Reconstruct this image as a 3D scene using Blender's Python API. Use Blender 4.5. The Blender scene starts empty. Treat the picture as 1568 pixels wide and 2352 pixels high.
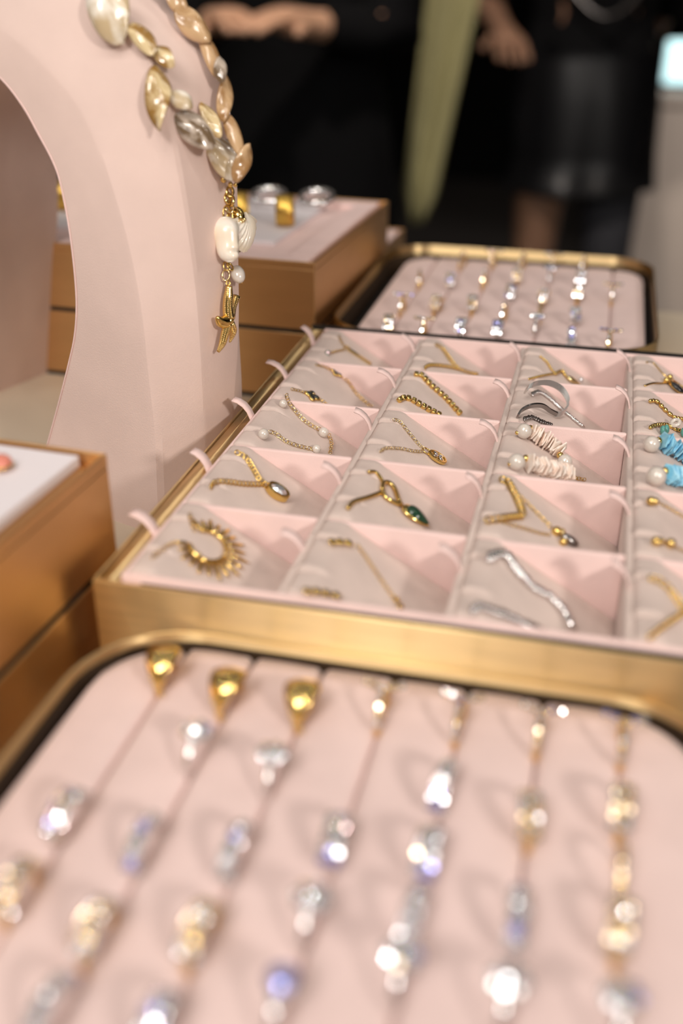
import bpy, bmesh, math, random
from mathutils import Vector, Matrix, noise
from mathutils.bvhtree import BVHTree
random.seed(7)
S = 0.001                                   # everything below is written in millimetres
scene = bpy.context.scene
COL = scene.collection

# ------------------------------------------------------------------ camera
FPX = 2409.5
CAM = Vector((104.3, -328.4, 217.7))
cd = bpy.data.cameras.new('camera'); cam = bpy.data.objects.new('camera', cd); COL.objects.link(cam)
cam.location = CAM * S; cam.rotation_euler = (1.08644, -0.005786, 0.24036)
cd.sensor_fit = 'VERTICAL'; cd.sensor_height = 36.0; cd.lens = 36.0 * FPX / 2352
cd.clip_start = 0.01; cd.clip_end = 60
cd.dof.use_dof = True; cd.dof.focus_distance = 0.562; cd.dof.aperture_fstop = 3.0
scene.camera = cam
RC = cam.rotation_euler.to_matrix()

# ------------------------------------------------------------------ world, lamps, exposure
w = bpy.data.worlds.new('world'); scene.world = w; w.use_nodes = True
w.node_tree.nodes['Background'].inputs[0].default_value = (1.0, 0.86, 0.76, 1)
w.node_tree.nodes['Background'].inputs[1].default_value = 0.12
scene.view_settings.view_transform = 'Standard'; scene.view_settings.look = 'None'
scene.view_settings.exposure = -0.13; scene.view_settings.gamma = 1.0
scene.view_settings.use_curve_mapping = False
def lamp(name, loc, target, power, size, color, spot=None):
    d = bpy.data.lights.new(name, 'SPOT' if spot else 'AREA')
    d.energy = power; d.color = color
    if spot:
        d.spot_size = math.radians(spot); d.spot_blend = 0.6; d.shadow_soft_size = size
    else:
        d.shape = 'DISK'; d.size = size
    o = bpy.data.objects.new(name, d); COL.objects.link(o)
    o.location = loc
    o.rotation_euler = (Vector(target) - Vector(loc)).to_track_quat('-Z', 'Y').to_euler()
    return o
lamp('ceiling_spot_key', (1.25, -1.15, 0.82), (0.05, 0.15, 0), 66, 0.10, (1.0, 0.93, 0.86), 70)
lamp('ceiling_spot_front', (-0.27, -1.30, 1.25), (0.0, 0.05, 0), 64, 0.28, (1.0, 0.95, 0.90), 70)
# added unseen lamps: two rows of small bright heads overhead, for stone glints
for i in range(6):
    lamp('glint_light', (-1.3 + 0.52 * i, -0.75 + 0.05 * (i % 2), 1.75), (0.1, 0.0, 0), 7, 0.022, (1.0, 0.93, 0.85), 60)
    lamp('glint_light', (-1.2 + 0.55 * i, 0.75 + 0.07 * (i % 2), 1.75), (0.05, 0.2, 0), 3.2, 0.022, (1.0, 0.93, 0.85), 60)
lamp('overhead_fill', (0.0, -1.2, 2.1), (0.0, 0.0, 0), 11, 1.0, (1.0, 0.92, 0.85))  # unseen area lamp added for soft fill
lamp('plinth_fill_spot', (1.35, 2.35, 1.0), (0.32, 3.3, -0.3), 120, 0.08, (1.0, 0.90, 0.84), 40)  # unseen spot added to brighten the plinth
lamp('people_fill_spot', (-0.1, 0.9, 1.6), (0.0, 2.1, 0.1), 120, 0.08, (1.0, 0.88, 0.78), 80)  # unseen spot added to light the people and the olive cloth

# ------------------------------------------------------------------ photo pixel -> direction
def ray(u, v): return RC @ Vector(((u - 784) / FPX, (1176 - v) / FPX, -1))
def hit(u, v, p, n):
    d = ray(u, v); p = Vector(p); n = Vector(n)
    return CAM + d * ((p - CAM).dot(n) / d.dot(n))
def hz(u, v, z): return hit(u, v, (0, 0, z), (0, 0, 1))
def hy(u, v, y): return hit(u, v, (0, y, 0), (0, 1, 0))
def depth(p): return -(RC.transposed() @ (Vector(p) - CAM)).z

# ------------------------------------------------------------------ materials
def mat(name, color, rough=0.5, metal=0.0, noise_amt=0.0, noise_scale=60, bump=0.0, bump_scale=900, sheen=0.0,
        aniso=0.0, color2=None, stretch=(1, 1, 1), spec=0.5, coat=0.0, sss=0.0, edge=0.15):
    m = bpy.data.materials.new(name); m.use_nodes = True
    nt = m.node_tree; b = nt.nodes['Principled BSDF']
    b.inputs['Base Color'].default_value = (*color, 1)
    b.inputs['Roughness'].default_value = rough; b.inputs['Metallic'].default_value = metal
    b.inputs['Specular IOR Level'].default_value = spec
    if sheen:
        b.inputs['Sheen Weight'].default_value = sheen; b.inputs['Sheen Roughness'].default_value = 0.45
        b.inputs['Sheen Tint'].default_value = (1, 0.88, 0.84, 1)
    if coat: b.inputs['Coat Weight'].default_value = coat; b.inputs['Coat Roughness'].default_value = 0.08
    if sss:
        b.inputs['Subsurface Weight'].default_value = sss
        b.inputs['Subsurface Radius'].default_value = (0.003, 0.002, 0.0015)
    tc = nt.nodes.new('ShaderNodeTexCoord'); mp = nt.nodes.new('ShaderNodeMapping')
    mp.inputs['Scale'].default_value = stretch
    nt.links.new(tc.outputs['Object'], mp.inputs[0])
    if aniso:
        b.inputs['Anisotropic'].default_value = aniso
        t = nt.nodes.new('ShaderNodeTangent'); b.inputs['Anisotropic Rotation'].default_value = 0.25; t.direction_type = 'RADIAL'; t.axis = 'Z'
        nt.links.new(t.outputs[0], b.inputs['Tangent'])
    if color2 or noise_amt:
        n = nt.nodes.new('ShaderNodeTexNoise'); n.inputs['Scale'].default_value = noise_scale
        n.inputs['Detail'].default_value = 5
        nt.links.new(mp.outputs[0], n.inputs['Vector'])
        mx = nt.nodes.new('ShaderNodeMix'); mx.data_type = 'RGBA'
        c2 = color2 or tuple(c * (1 - noise_amt) for c in color)
        mx.inputs[6].default_value = (*color, 1); mx.inputs[7].default_value = (*c2, 1)
        cr = nt.nodes.new('ShaderNodeMapRange'); cr.inputs[1].default_value = 0.5 - edge; cr.inputs[2].default_value = 0.5 + edge
        nt.links.new(n.outputs['Fac'], cr.inputs[0])
        nt.links.new(cr.outputs[0], mx.inputs[0]); nt.links.new(mx.outputs[2], b.inputs['Base Color'])
    if bump:
        n2 = nt.nodes.new('ShaderNodeTexNoise'); n2.inputs['Scale'].default_value = bump_scale
        n2.inputs['Detail'].default_value = 3
        nt.links.new(mp.outputs[0], n2.inputs['Vector'])
        bp = nt.nodes.new('ShaderNodeBump'); bp.inputs['Strength'].default_value = bump
        bp.inputs['Distance'].default_value = 0.0004
        nt.links.new(n2.outputs['Fac'], bp.inputs['Height']); nt.links.new(bp.outputs[0], b.inputs['Normal'])
    return m
M = {}
M['suede'] = mat('pink_suede', (0.88, 0.655, 0.615), 0.95, noise_amt=0.08, noise_scale=40, bump=0.35, bump_scale=1500, sheen=0.25, spec=0.15)
M['pad'] = mat('greyed_pink_suede', (0.675, 0.55, 0.495), 0.95, noise_amt=0.10, noise_scale=55, bump=0.4, bump_scale=1500, sheen=0.2, spec=0.15)
M['foam'] = mat('pink_velvet', (0.80, 0.615, 0.58), 0.95, noise_amt=0.08, noise_scale=35, bump=0.3, bump_scale=1300, sheen=0.25, spec=0.12)
M['stand'] = mat('stand_suede', (0.82, 0.635, 0.57), 0.95, noise_amt=0.06, noise_scale=30, bump=0.3, bump_scale=1400, sheen=0.2, spec=0.15)
M['brass'] = mat('brushed_brass', (0.87, 0.65, 0.34), 0.42, 1.0, noise_amt=0.10, noise_scale=14, stretch=(2, 2, 22), aniso=0.985, bump=0.04, bump_scale=160)
M['brass_box'] = mat('satin_bronze_sheet', (0.75, 0.465, 0.215), 0.44, 1.0, noise_amt=0.06, noise_scale=9, stretch=(2, 2, 9), aniso=0.4)
M['black'] = mat('black_band_gap_shade', (0.012, 0.009, 0.008), 0.6)  # box base bands, also shade painted black in the tray gaps
M['gap_brown'] = mat('gap_shade_brown', (0.035, 0.02, 0.01), 0.5)  # brown stand-in for the shaded gap along the ring tray rim
M['gold'] = mat('polished_gold', (0.82, 0.58, 0.20), 0.15, 1.0)
M['gold_tex'] = mat('textured_gold', (0.78, 0.50, 0.11), 0.3, 1.0, bump=1.0, bump_scale=700)
M['gold_pale'] = mat('pale_gold', (0.88, 0.70, 0.36), 0.14, 1.0)
M['silver'] = mat('polished_silver', (0.86, 0.85, 0.84), 0.14, 1.0)
M['silver_satin'] = mat('satin_silver', (0.80, 0.78, 0.76), 0.42, 0.9, bump=0.5, bump_scale=500)
M['silver_dark'] = mat('oxidised_silver', (0.30, 0.28, 0.27), 0.25, 1.0)
M['gem'] = mat('clear_crystal', (0.92, 0.94, 0.98), 0.17, 0.85, spec=1.0)
M['gem_blue'] = mat('lavender_crystal', (0.50, 0.50, 0.92), 0.17, 0.8, spec=1.0)
M['gem_warm'] = mat('warm_crystal', (0.98, 0.82, 0.60), 0.17, 0.85, spec=1.0)
M['gem_rainbow'] = mat('rainbow_crystal', (0.55, 0.85, 0.80), 0.17, 0.85, color2=(0.9, 0.5, 0.55), noise_scale=900)
M['green'] = mat('dark_green_stone', (0.010, 0.045, 0.022), 0.06, coat=0.6)
M['jet'] = mat('black_enamel', (0.012, 0.012, 0.014), 0.15, coat=0.5)
M['pearl'] = mat('white_pearl', (0.72, 0.65, 0.58), 0.2, noise_amt=0.05, coat=1.0, sss=0.15, spec=0.8)
M['chip'] = mat('blush_shell_chip', (0.90, 0.70, 0.58), 0.35, color2=(0.94, 0.86, 0.78), noise_scale=260)
M['turq'] = mat('turquoise_chip', (0.16, 0.50, 0.74), 0.3, color2=(0.40, 0.74, 0.88), noise_scale=260)
M['turq_bead'] = mat('green_turquoise_bead', (0.12, 0.38, 0.33), 0.25, noise_amt=0.3, noise_scale=400)
M['nacre'] = mat('cream_mother_of_pearl', (0.56, 0.43, 0.26), 0.2, color2=(0.86, 0.79, 0.68), noise_scale=55, stretch=(1, 5, 1), coat=0.6, edge=0.07)
M['nacre_gold'] = mat('golden_mother_of_pearl', (0.32, 0.17, 0.04), 0.18, color2=(0.76, 0.60, 0.34), noise_scale=70, stretch=(1, 4, 1), coat=0.6, spec=0.8, edge=0.07)
M['nacre_grey'] = mat('grey_mother_of_pearl', (0.17, 0.11, 0.06), 0.16, color2=(0.62, 0.52, 0.43), noise_scale=90, stretch=(1, 3, 1), coat=0.7, spec=0.8, edge=0.07)
M['nacre_tan'] = mat('tan_mother_of_pearl', (0.35, 0.19, 0.075), 0.2, color2=(0.60, 0.40, 0.22), noise_scale=60, stretch=(1, 3, 1), coat=0.5, edge=0.07)
M['conch'] = mat('white_conch', (0.86, 0.80, 0.72), 0.3, color2=(0.88, 0.76, 0.58), noise_scale=50, coat=0.4, sss=0.2)
M['white_card'] = mat('white_card', (0.82, 0.76, 0.78), 0.8, noise_amt=0.05, noise_scale=12)
M['table'] = mat('cream_table_top', (0.62, 0.52, 0.40), 0.45, noise_amt=0.05, noise_scale=6)
M['floor'] = mat('dark_stone_floor', (0.03, 0.026, 0.024), 0.6, noise_amt=0.08, noise_scale=2)
M['dark_wall'] = mat('charcoal_wall', (0.004, 0.004, 0.004), 0.9, noise_amt=0.3, noise_scale=3, spec=0.1)
M['plinth'] = mat('beige_plinth', (0.50, 0.43, 0.37), 0.6, noise_amt=0.06, noise_scale=3)
M['skin_a'] = mat('skin_a', (0.52, 0.30, 0.19), 0.5, sss=0.1)
M['skin_b'] = mat('skin_b', (0.24, 0.13, 0.08), 0.5, sss=0.1)
M['cloth'] = mat('black_cloth', (0.0035, 0.0035, 0.004), 0.9, noise_amt=0.3, noise_scale=8, spec=0.1)
M['leather'] = mat('black_leather', (0.004, 0.004, 0.005), 0.38, noise_amt=0.3, noise_scale=8, spec=0.3)
M['olive'] = mat('olive_cloth', (0.36, 0.33, 0.16), 0.85, noise_amt=0.2, noise_scale=6)
M['hair'] = mat('dark_hair', (0.012, 0.009, 0.008), 0.6)
M['grey_cloth'] = mat('slate_stocking', (0.022, 0.022, 0.028), 0.8)
def emis(name, col, st):
    m = bpy.data.materials.new(name); m.use_nodes = True
    b = m.node_tree.nodes['Principled BSDF']; b.inputs['Base Color'].default_value = (*col, 1)
    b.inputs['Emission Color'].default_value = (*col, 1); b.inputs['Emission Strength'].default_value = st
    return m
M['screen'] = emis('lit_screen', (0.62, 0.95, 1.0), 1.3)

# ------------------------------------------------------------------ object helpers
def setp(o, label=None, cat=None, group=None, kind=None):
    if label: o['label'] = label
    if cat: o['category'] = cat
    if group: o['group'] = group
    if kind: o['kind'] = kind
    return o
def mesh(name, verts, faces, m, smooth=False, sharp=None):
    me = bpy.data.meshes.new(name)
    me.from_pydata([(v[0] * S, v[1] * S, v[2] * S) for v in verts], [], faces)
    me.materials.append(m)
    if smooth:
        for p in me.polygons: p.use_smooth = True
    me.update()
    if sharp: me.set_sharp_from_angle(angle=math.radians(sharp))
    return me
ORG = {}
def thing(name, label, cat, loc, rz=0, group=None, kind=None):
    o = bpy.data.objects.new(name, None); COL.objects.link(o)
    o.empty_display_size = 0.01
    o.location = Vector(loc) * S; o.rotation_euler = (0, 0, rz)
    setp(o, label, cat, group, kind); ORG[o.name] = (Vector(loc), rz)
    return o
def link(name, me, parent=None, loc=(0, 0, 0), rot=None, world=True):
    """object with shared mesh; loc in world mm unless the parent is given local coordinates"""
    o = bpy.data.objects.new(name, me); COL.objects.link(o)
    loc = Vector(loc)
    if parent is not None:
        o.parent = parent
        if world and parent.name in ORG: loc = loc - ORG[parent.name][0]
    o.location = loc * S
    ORG[o.name] = (Vector(loc) if parent is None else Vector((0, 0, 0)), 0)
    if rot is not None: o.rotation_euler = rot.to_3x3().to_euler()
    return o
def geo(name, vf, m, parent=None, smooth=False, world=True, loc=(0, 0, 0), sharp=None):
    """verts given in world mm; parented ones are moved to the parent's frame"""
    v, f = vf
    off = Vector((0, 0, 0))
    if parent is not None and world and parent.name in ORG: off = ORG[parent.name][0]
    me = mesh(name, [Vector(p) - off for p in v], f, m, smooth, sharp)
    o = bpy.data.objects.new(name, me); COL.objects.link(o); o.parent = parent
    o.location = Vector(loc) * S
    ORG[o.name] = (off if parent is not None else Vector((0, 0, 0)), 0)
    return o
def frame(x, z):
    """rotation whose local X follows x and local Z is as near z as possible"""
    x = Vector(x).normalized(); z = Vector(z); y = z.cross(x)
    if y.length < 1e-6: y = Vector((0, 1, 0)).cross(x)
    y.normalize(); z = x.cross(y)
    return Matrix((x, y, z)).transposed()
def bev(vf, w=1.0, seg=2):
    bm = bmesh.new(); vs = [bm.verts.new(p) for p in vf[0]]
    for f in vf[1]: bm.faces.new([vs[i] for i in f])
    bmesh.ops.recalc_face_normals(bm, faces=bm.faces)
    bmesh.ops.bevel(bm, geom=list(bm.edges), offset=w, segments=seg, affect='EDGES', profile=0.5)
    bm.verts.index_update()
    r = ([v.co.copy() for v in bm.verts], [[v.index for v in f.verts] for f in bm.faces]); bm.free()
    return r
def box(x0, x1, y0, y1, z0, z1):
    v = [(x0, y0, z0), (x1, y0, z0), (x1, y1, z0), (x0, y1, z0), (x0, y0, z1), (x1, y0, z1), (x1, y1, z1), (x0, y1, z1)]
    return v, [(0, 3, 2, 1), (4, 5, 6, 7), (0, 1, 5, 4), (1, 2, 6, 5), (2, 3, 7, 6), (3, 0, 4, 7)]
def torus(R, r, n=14, m=6, sx=1.0, sy=1.0):
    v = []; f = []
    for i in range(n):
        a = 2 * math.pi * i / n
        for j in range(m):
            b = 2 * math.pi * j / m; q = R + r * math.cos(b)
            v.append(((R * sx + (q - R)) * math.cos(a), (R * sy + (q - R)) * math.sin(a), r * math.sin(b)))
    for i in range(n):
        for j in range(m):
            f.append((i * m + j, ((i + 1) % n) * m + j, ((i + 1) % n) * m + (j + 1) % m, i * m + (j + 1) % m))
    return v, f
def ellipsoid(a, b, c, n=16, m=9):
    v = [(0, 0, c)]; f = []
    for j in range(1, m):
        t = math.pi * j / m
        for i in range(n):
            p = 2 * math.pi * i / n
            v.append((a * math.sin(t) * math.cos(p), b * math.sin(t) * math.sin(p), c * math.cos(t)))
    v.append((0, 0, -c)); last = len(v) - 1
    for i in range(n): f.append((0, 1 + i, 1 + (i + 1) % n))
    for j in range(m - 2):
        for i in range(n):
            p = 1 + j * n; f.append((p + i, p + n + i, p + n + (i + 1) % n, p + (i + 1) % n))
    p = 1 + (m - 2) * n
    for i in range(n): f.append((p + i, last, p + (i + 1) % n))
    return v, f
def tube(pts, rad, n=8, flat=1.0, up=(0, 0, 1)):
    """tube through pts; rad is a number or a list; flat squashes it along up"""
    pts = [Vector(p) for p in pts]; k = len(pts)
    rad = rad if isinstance(rad, (list, tuple)) else [rad] * k
    v = []; f = []
    for i, p in enumerate(pts):
        t = (pts[min(i + 1, k - 1)] - pts[max(i - 1, 0)])
        R = frame(t if t.length > 1e-9 else (1, 0, 0), up)
        for j in range(n):
            a = 2 * math.pi * j / n
            v.append(p + R @ Vector((0, math.cos(a) * rad[i], math.sin(a) * rad[i] * flat)))
    for i in range(k - 1):
        for j in range(n):
            f.append((i * n + j, i * n + (j + 1) % n, (i + 1) * n + (j + 1) % n, (i + 1) * n + j))
    f.append(tuple(reversed(range(n)))); f.append(tuple(range((k - 1) * n, k * n)))
    return v, f
def join(*vfs):
    v = []; f = []
    for a, b in vfs:
        o = len(v); v += [Vector(p) for p in a]; f += [tuple(i + o for i in q) for q in b]
    return v, f
def xf(vf, R=None, t=(0, 0, 0), s=1.0):
    t = Vector(t)
    return [((R @ (Vector(p) * s)) if R is not None else Vector(p) * s) + t for p in vf[0]], vf[1]
def gemvf(r):
    v = []; f = []
    for rr, z in ((0.58 * r, 0.45 * r), (r, 0.08 * r)):
        for i in range(8):
            a = math.pi / 4 * (i + (0.5 if rr < r else 0)); v.append((rr * math.cos(a), rr * math.sin(a), z))
    v.append((0, 0, -0.75 * r))
    f.append(tuple(range(8)))
    for i in range(8):
        f.append((i, 8 + i, 8 + (i + 1) % 8)); f.append((i, 8 + (i + 1) % 8, (i + 1) % 8))
        f.append((8 + (i + 1) % 8, 8 + i, 16))
    return v, f
def resample(pts, step):
    pts = [Vector(p) for p in pts]
    # smooth the polyline with Catmull-Rom first
    q = []
    for i in range(len(pts) - 1):
        p0, p1, p2, p3 = pts[max(i - 1, 0)], pts[i], pts[i + 1], pts[min(i + 2, len(pts) - 1)]
        for k in range(8):
            t = k / 8
            q.append(0.5 * ((2 * p1) + (-p0 + p2) * t + (2 * p0 - 5 * p1 + 4 * p2 - p3) * t * t + (-p0 + 3 * p1 - 3 * p2 + p3) * t ** 3))
    q.append(pts[-1])
    out = [q[0]]; acc = 0
    for a, b in zip(q, q[1:]):
        d = (b - a).length
        while acc + d >= step:
            t = (step - acc) / d; a = a + (b - a) * t; out.append(a); d = (b - a).length; acc = 0
        acc += d
    return out

# ------------------------------------------------------------------ the setting
TZ = -66.0                                   # table top
FZ = -1000.0                                 # floor
fl = geo('floor', box(-6000, 7000, -3000, 9000, FZ - 50, FZ), M['floor']); setp(fl, 'dark stone floor of the showroom', 'floor', kind='structure')
wb = geo('wall_back', box(-6000, 7000, 6500, 6600, FZ, 2200), M['dark_wall']); setp(wb, 'dark wall at the far end of the showroom', 'wall', kind='structure')
for nm, x0_, x1_ in (('wall_left', -4100, -4000), ('wall_right', 5000, 5100)):
    setp(geo(nm, box(x0_, x1_, 1200, 6500, FZ, 2200), M['dark_wall']), 'dark side wall of the showroom, ' + nm[5:], 'wall', kind='structure')
tb = thing('display_table', 'cream topped display table carrying all the trays and boxes', 'table', (-100, 100, FZ))
geo('table_top', bev(box(-900, 760, -700, 655, TZ - 40, TZ), 3), M['table'], tb)
geo('table_body', box(-860, 720, -660, 615, FZ, TZ - 40), M['table'], tb)

# ------------------------------------------------------------------ brass tray with the sloping pads
X0, PX_, PY_ = -66.0, 66.0, 65.7
YE = [3.0] + [PY_ * i for i in range(1, 5)] + [323.0]
tx0, tx1, ty0, ty1 = -77.0, 209.0, -3.0, 336.0
tray = thing('bracelet_tray', 'large rectangular brushed brass tray holding the pink cells of bracelets', 'tray', ((tx0 + tx1) / 2, 165, TZ))
t = 1.6
geo('tray_wall', bev(box(tx0, tx1, ty0, ty0 + t, TZ, -2.6), 0.3, 1), M['brass'], tray)
geo('tray_wall', bev(box(tx0, tx1, ty1 - t, ty1, TZ, -1), 0.3, 1), M['brass'], tray)
geo('tray_wall', bev(box(tx0, tx0 + t, ty0 + t, ty1 - t, TZ, -2), 0.3, 1), M['brass'], tray)
geo('tray_wall', bev(box(tx1 - t, tx1, ty0 + t, ty1 - t, TZ, -2), 0.3, 1), M['brass'], tray)
geo('gap_shade_strip', box(tx0 + .2, tx1 - .2, ty1 - 4.2, ty1 - t, -10, -0.2), M['black'], tray)  # black strip in place of the shade behind the insert
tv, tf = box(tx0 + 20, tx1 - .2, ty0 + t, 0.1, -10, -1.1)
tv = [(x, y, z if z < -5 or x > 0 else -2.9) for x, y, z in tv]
geo('gap_shade_strip', (tv, tf), M['black'], tray)  # black wedge drawn in as the shaded gap at the front
geo('tray_lip', bev(box(tx0 + t, X0 - 0.4, ty0 + t, ty1 - 5, -5, -2.6), 0.4, 1), M['brass'], tray)
geo('tray_floor', box(tx0 + t, tx1 - t, ty0 + t, ty1 - t, TZ, TZ + 25), M['brass'], tray)
ins = thing('suede_insert', 'pink suede tray insert divided into twenty sloping cells', 'tray insert', (66, 165, TZ + 25))
ZB = -38.0
geo('insert_base', box(X0, 198, 0.2, 325, TZ + 25, ZB), M['suede'], ins)
geo('border', bev(box(X0, 198, 0.2, 3.0, ZB, 0.0), 0.8), M['suede'], ins, True)
geo('border', bev(box(X0, 198, 323.0, 326, ZB, 0.5), 0.8), M['suede'], ins, True)
geo('border', bev(box(X0, X0 + 1.6, 3.0, 323, ZB, -0.6), 0.5), M['suede'], ins, True)
geo('border', bev(box(196.4, 198, 3.0, 323, ZB, 0.0), 0.5), M['suede'], ins, True)
for i in (1, 2, 3): geo('column_divider', bev(box(X0 + PX_ * i - 1.7, X0 + PX_ * i + 1.5, 3.0, 323, ZB, -0.3), 0.9), M['pad'], ins, True)
def padz(x): return 1.0 if x < 9 else 1.0 - 0.6 * (x - 9)
def cellx(c): return X0 + PX_ * c + 1.6
PADW = 62.6
def padmesh(y0, y1):
    ys = sorted(set([y0, y0 + 0.5, y0 + 1.4] + [y0 + (y1 - y0) * k / 12 for k in range(1, 12)] + [y1 - 1.4, y1 - 0.5, y1] +
                    [y0 + (y1 - y0) * q + e for q in (0.27, 0.73) for e in (-3.5, -2.2, -1.2, -0.5, 0, 0.5, 1.2, 2.2, 3.5)]))
    xs = [0, 0.4, 1.2, 2.4, 4, 6, 8, 9, 10, 11.5, 13, 15, 18, 22, 28, 34, 40, 46, 52, 58, PADW]
    v = []; f = []
    for x in xs:
        for y in ys:
            z = padz(x) if not 7 < x < 12 else 1.0 - 0.6 * max(0, (x - 7) ** 2 / 10) * (1 if x < 12 else 1)
            if x <= 2.4: z -= 1.6 * (1 - x / 2.4) ** 2
            e = min(y - y0, y1 - y)
            if e < 1.4: z -= 0.9 * (1 - e / 1.4) ** 2
            for q in (0.27, 0.73):
                dy = y - (y0 + (y1 - y0) * q) - 0.12 * (x - 6)
                amp = max(0.0, 1 - x / 14.0)
                z -= 5.0 * math.exp(-(dy / 0.7) ** 2) * min(1, amp * 1.6)
                z += 1.3 * math.exp(-((dy - 3.0) / 1.9) ** 2) * amp
            z += 0.25 * noise.noise(Vector((x * 0.06, y * 0.06, 0)))
            v.append((x, y, z))
    n = len(ys)
    for i in range(len(xs) - 1):
        for j in range(n - 1): f.append((i * n + j, (i + 1) * n + j, (i + 1) * n + j + 1, i * n + j + 1))
    # skirt
    ring = [i * n for i in range(len(xs))] + [(len(xs) - 1) * n + j for j in range(1, n)] + [i * n + n - 1 for i in range(len(xs) - 2, -1, -1)] + [j for j in range(n - 2, 0, -1)]
    b = len(v)
    for k in ring: v.append((v[k][0], v[k][1], ZB))
    L = len(ring)
    for k in range(L): f.append((ring[(k + 1) % L], ring[k], b + k, b + (k + 1) % L))
    f.append(tuple(b + k for k in range(L)))
    return v, f
def ribbon(path, width, th=0.5):
    v = []; f = []
    n = len(path)
    for i, (x, z) in enumerate(path):
        a = path[max(i - 1, 0)]; b = path[min(i + 1, n - 1)]
        d = Vector((b[0] - a[0], b[1] - a[1])).normalized(); nx, nz = -d.y, d.x
        for s_ in (-1, 1):
            for y in (-width / 2, width / 2): v.append((x + nx * th / 2 * s_, y, z + nz * th / 2 * s_))
    for i in range(n - 1):
        a = i * 4; b = a + 4
        f += [(a, a + 1, b + 1, b), (a + 2, b + 2, b + 3, a + 3), (a, b, b + 2, a + 2), (a + 1, a + 3, b + 3, b + 1)]
    f += [(0, 2, 3, 1), (4 * n - 4, 4 * n - 3, 4 * n - 1, 4 * n - 2)]
    return v, f
tabmesh = mesh('pull_tab', *ribbon([(0, -9), (-0.4, -4), (-1.0, 0), (-2.4, 3.6), (-4.6, 6.4), (-7.4, 8.3), (-10.4, 9.2)], 6.2, 0.7), M['suede'], True)
padmeshes = []
for r in range(5):
    y0, y1 = YE[r] + (1.6 if r else 0.3), YE[r + 1] - (1.6 if r < 4 else 0.3)
    padmeshes.append((mesh('pad', *padmesh(0, y1 - y0), M['pad'], True), y0, y1))
for c in range(4):
    for r in range(5):
        me, y0, y1 = padmeshes[r]
        p = link('pad', me, ins, (cellx(c), y0, 0))
        rr = random.uniform(-0.12, 0.12)
        tb_ = link('pull_tab', tabmesh, ins, (cellx(c) - 1.2, (y0 + y1) / 2 + random.uniform(0, 5) + 3, random.uniform(-1.5, 0.3)),
             Matrix.Rotation(rr, 3, 'Z') @ Matrix.Rotation(random.uniform(-0.15, 0.2), 3, 'Y'))
        tb_.scale = (random.uniform(.9, 1.1), 1, random.uniform(.9, 1.1))
        if r < 4:
            geo('row_wall', bev(box(cellx(c) + 1.5, cellx(c) + PADW, YE[r + 1] - 1.5, YE[r + 1] + 1.5, ZB, -0.2), 0.9), M['suede'], ins, True)

# pixel -> point on the pad of column c, lifted
NP = Vector((0.6, 0, 1)).normalized()
def onpad(u, v, c, lift=0.0):
    x0 = cellx(c)
    p = hit(u, v, Vector((x0 + 9, 0, 1.0)) + NP * lift, NP)
    if p.x < x0 + 9:
        p = hz(u, v, 1.0 + lift)
    return p
def padn(p, c): return NP if p.x > cellx(c) + 8 else Vector((0, 0, 1))

# ------------------------------------------------------------------ chains
_mc = {}
def lmesh(key, fn, m, smooth=True):
    k = (key, m)
    if k not in _mc: _mc[k] = mesh('link', *fn(), M[m], smooth)
    return _mc[k]
def chain(par, pts, nrm, kind='cable', m='gold', s=1.0):
    """link objects along pts (world mm); s is the link size in mm"""
    if kind == 'snake':
        q = resample(pts, 0.8)
        return geo('chain', tube(q, s * 0.5, 8, 0.8, nrm), M[m], par, True)
    step = {'cable': 0.86, 'curb': 0.80, 'bead': 0.95, 'box': 0.98, 'rope': 0.5, 'coin': 1.1, 'oval': 1.1}[kind] * s
    q = resample(pts, step)
    for i, p in enumerate(q[:280]):
        tg = q[min(i + 1, len(q) - 1)] - q[max(i - 1, 0)]
        R = frame(tg, nrm)
        if kind == 'cable':
            me = lmesh(('cable', s), lambda: torus(0.44 * s, 0.085 * s, 14, 6, 1.2, 0.78), m)
            R = R @ Matrix.Rotation(0.35 if i % 2 else 1.57 - 0.35, 3, 'X')
        elif kind == 'curb':
            me = lmesh(('curb', s), lambda: torus(0.42 * s, 0.13 * s, 14, 6, 1.2, 0.9), m)
            R = R @ Matrix.Rotation(0.75, 3, 'X') @ Matrix.Rotation(0.3, 3, 'Y')
        elif kind == 'rope':
            me = lmesh(('rope', s), lambda: ellipsoid(0.64 * s, 0.28 * s, 0.30 * s, 12, 8), m)
            R = R @ Matrix.Rotation(0.75 + random.uniform(-.08, .08), 3, 'Z') @ Matrix.Rotation(random.uniform(-.25, .25), 3, 'Y')
        elif kind == 'bead':
            me = lmesh(('bead', s), lambda: ellipsoid(0.5 * s, 0.46 * s, 0.46 * s, 10, 7), m)
        elif kind == 'oval':
            me = lmesh(('oval', s), lambda: ellipsoid(0.6 * s, 0.4 * s, 0.4 * s, 10, 7), m)
        elif kind == 'coin':
            me = lmesh(('coin', s), lambda: ellipsoid(0.52 * s, 0.5 * s, 0.22 * s, 12, 6), m)
        else:
            me = lmesh(('box', s), lambda: bev(box(-0.40 * s, 0.40 * s, -0.45 * s, 0.45 * s, -0.42 * s, 0.42 * s), 0.16 * s, 2), m, True)
            R = R @ Matrix.Rotation(0.5 if i % 2 else 0.2, 3, 'X')
        link('link', me, par, p, R)
def padpts(c, px, lift): return [onpad(u, v, c, lift) for u, v in px]
def padchain(par, c, px, kind, m, s):
    chain(par, padpts(c, px, 0.45 * s), NP, kind, m, s)
def sphere(par, name, p, r, m, squash=(1, 1, 1), R=None):
    me = lmesh(('sph', round(r, 2), squash), lambda: ellipsoid(r * squash[0], r * squash[1], r * squash[2], 16, 10), m)
    return link(name, me, par, p, R)
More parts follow.
